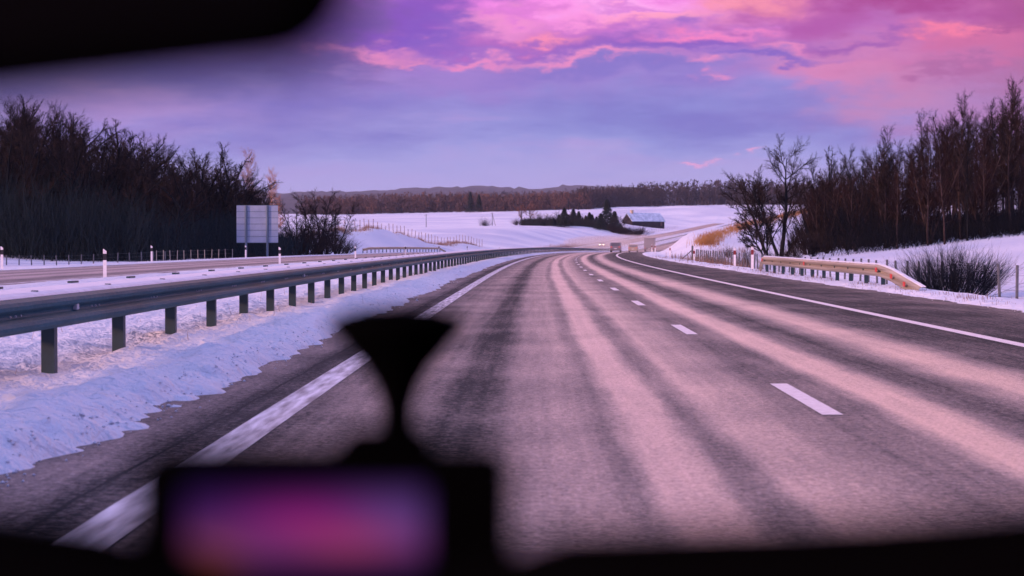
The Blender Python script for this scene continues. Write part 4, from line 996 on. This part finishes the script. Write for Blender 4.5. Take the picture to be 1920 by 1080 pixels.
# the screen shows the live picture of the dusk sky: soft patches of colour in screen coordinates (0..1)
for cx, cy, sx, sy, cl_, st in [(.55, .42, .75, .40, (110, 56, 150), .95), (.86, .62, .22, .30, (130, 90, 175), .8), (.50, .60, .26, .22, (190, 40, 150), .9), (.64, .40, .26, .13, (215, 80, 120), .9), (.35, .35, .3, .2, (140, 64, 140), .7), (.10, .12, .13, .28, (205, 100, 50), .9), (.75, .02, .4, .14, (20, 16, 70), .9), (.42, .02, .16, .14, (50, 20, 70), .8)]:
    dx_ = m2('DIVIDE', m2('SUBTRACT', sp.outputs[0], cx), sx); dy_ = m2('DIVIDE', m2('SUBTRACT', sp.outputs[1], cy), sy)
    g_ = m2('MULTIPLY', m2('EXPONENT', m2('MULTIPLY', m2('ADD', m2('MULTIPLY', dx_, dx_), m2('MULTIPLY', dy_, dy_)), -1), 0), st)
    mx = t.nodes.new('ShaderNodeMix'); mx.data_type = 'RGBA'; t.links.new(g_, mx.inputs[0])
    if isinstance(cur, tuple): mx.inputs[6].default_value = cur
    else: t.links.new(cur, mx.inputs[6])
    mx.inputs[7].default_value = (*lin(cl_), 1); cur = mx.outputs[2]
t.links.new(cur, em.inputs[0]); em.inputs[1].default_value = .42
a, b = cpx(352, 908, D), cpx(800, 1082, D)
indc(mesh_obj('screen', [(a.x, D-.0065, b.z), (b.x, D-.0065, b.z), (b.x, D-.0065, a.z), (a.x, D-.0065, a.z)], [(0, 1, 2, 3)], SCR, uv=[(0, 0), (1, 0), (1, 1), (0, 1)]))
# suction mount
D = .9; q = D/F
top = cpx(745, 573, D)
def zz(py): return -(py-573)*q
indc(MB().lathe(tuple(top), [(2*q, -zz(567)*0), (70*q, zz(578)), (114*q, zz(592)), (133*q, zz(605)), (130*q, zz(615)), (110*q, zz(636)), (90*q, zz(660)), (62*q, zz(692)), (42*q, zz(728)), (30*q, zz(765)), (30*q, zz(800)), (40*q, zz(850))], 40).build('suction_cup', newmat('black_rubber', (.0015, .0015, .002), 1, spec=0.0), smooth=True))
a = cpx(708, 872, .56)
indc(MB().box((a.x, .56, a.z), (.030, .09, .016)).build('ball_joint', newmat('black_joint', (.0015, .0015, .002), 1, spec=0.0), bevel=.006, seg=3))

# ------------------------------------------------------------------ air
def vol(name, V, Fc, dens, colr, label, aniso=0.0, emis=None):
    m = bpy.data.materials.new(name); m.use_nodes = True; t = m.node_tree; t.nodes.clear()
    pv = t.nodes.new('ShaderNodeVolumePrincipled'); pv.inputs['Density'].default_value = dens; pv.inputs['Color'].default_value = (*colr, 1); pv.inputs['Anisotropy'].default_value = aniso
    ou = t.nodes.new('ShaderNodeOutputMaterial'); t.links.new(pv.outputs[0], ou.inputs['Volume'])
    return mesh_obj(name, V, Fc, m, label=label, cat=name.replace('_', ' '), kind='stuff')
b = MB().box((0, 3120, 74), (14400, 7100, 178)); vol('haze', b.V, b.F, .5e-4, (.62, .74, 1.0), 'thin blue dusk haze over the whole land')
def spray(s, D, rx, ry, rz_, dens, label):
    V = []; Fc = []; nu, nv = 20, 10; cx = float(s+P(D)); cz = float(RZ(D))
    for j in range(nv+1):
        ph = math.pi*j/nv
        for i in range(nu):
            th = 2*math.pi*i/nu; V.append((cx+rx*math.sin(ph)*math.cos(th), D+ry*math.sin(ph)*math.sin(th), cz+rz_*(.9+math.cos(ph))))
    for j in range(nv):
        for i in range(nu): Fc.append((j*nu+i, (j+1)*nu+i, (j+1)*nu+(i+1) % nu, j*nu+(i+1) % nu))
    vol('road_spray', V, Fc, dens, (1.0, .93, .90), label)
spray(4, 318, 6, 40, 1.6, .007, 'pale spray behind the dark car'); spray(4, 410, 8, 38, 2.0, .003, 'pale spray between yellowish car and lorry')
spray(-2, 760, 22, 260, 1.6, .0013, 'thin glowing spray over the far climbing carriageways')
spray(-16, 560, 10, 60, 2.0, .010, 'pale spray around the oncoming car')
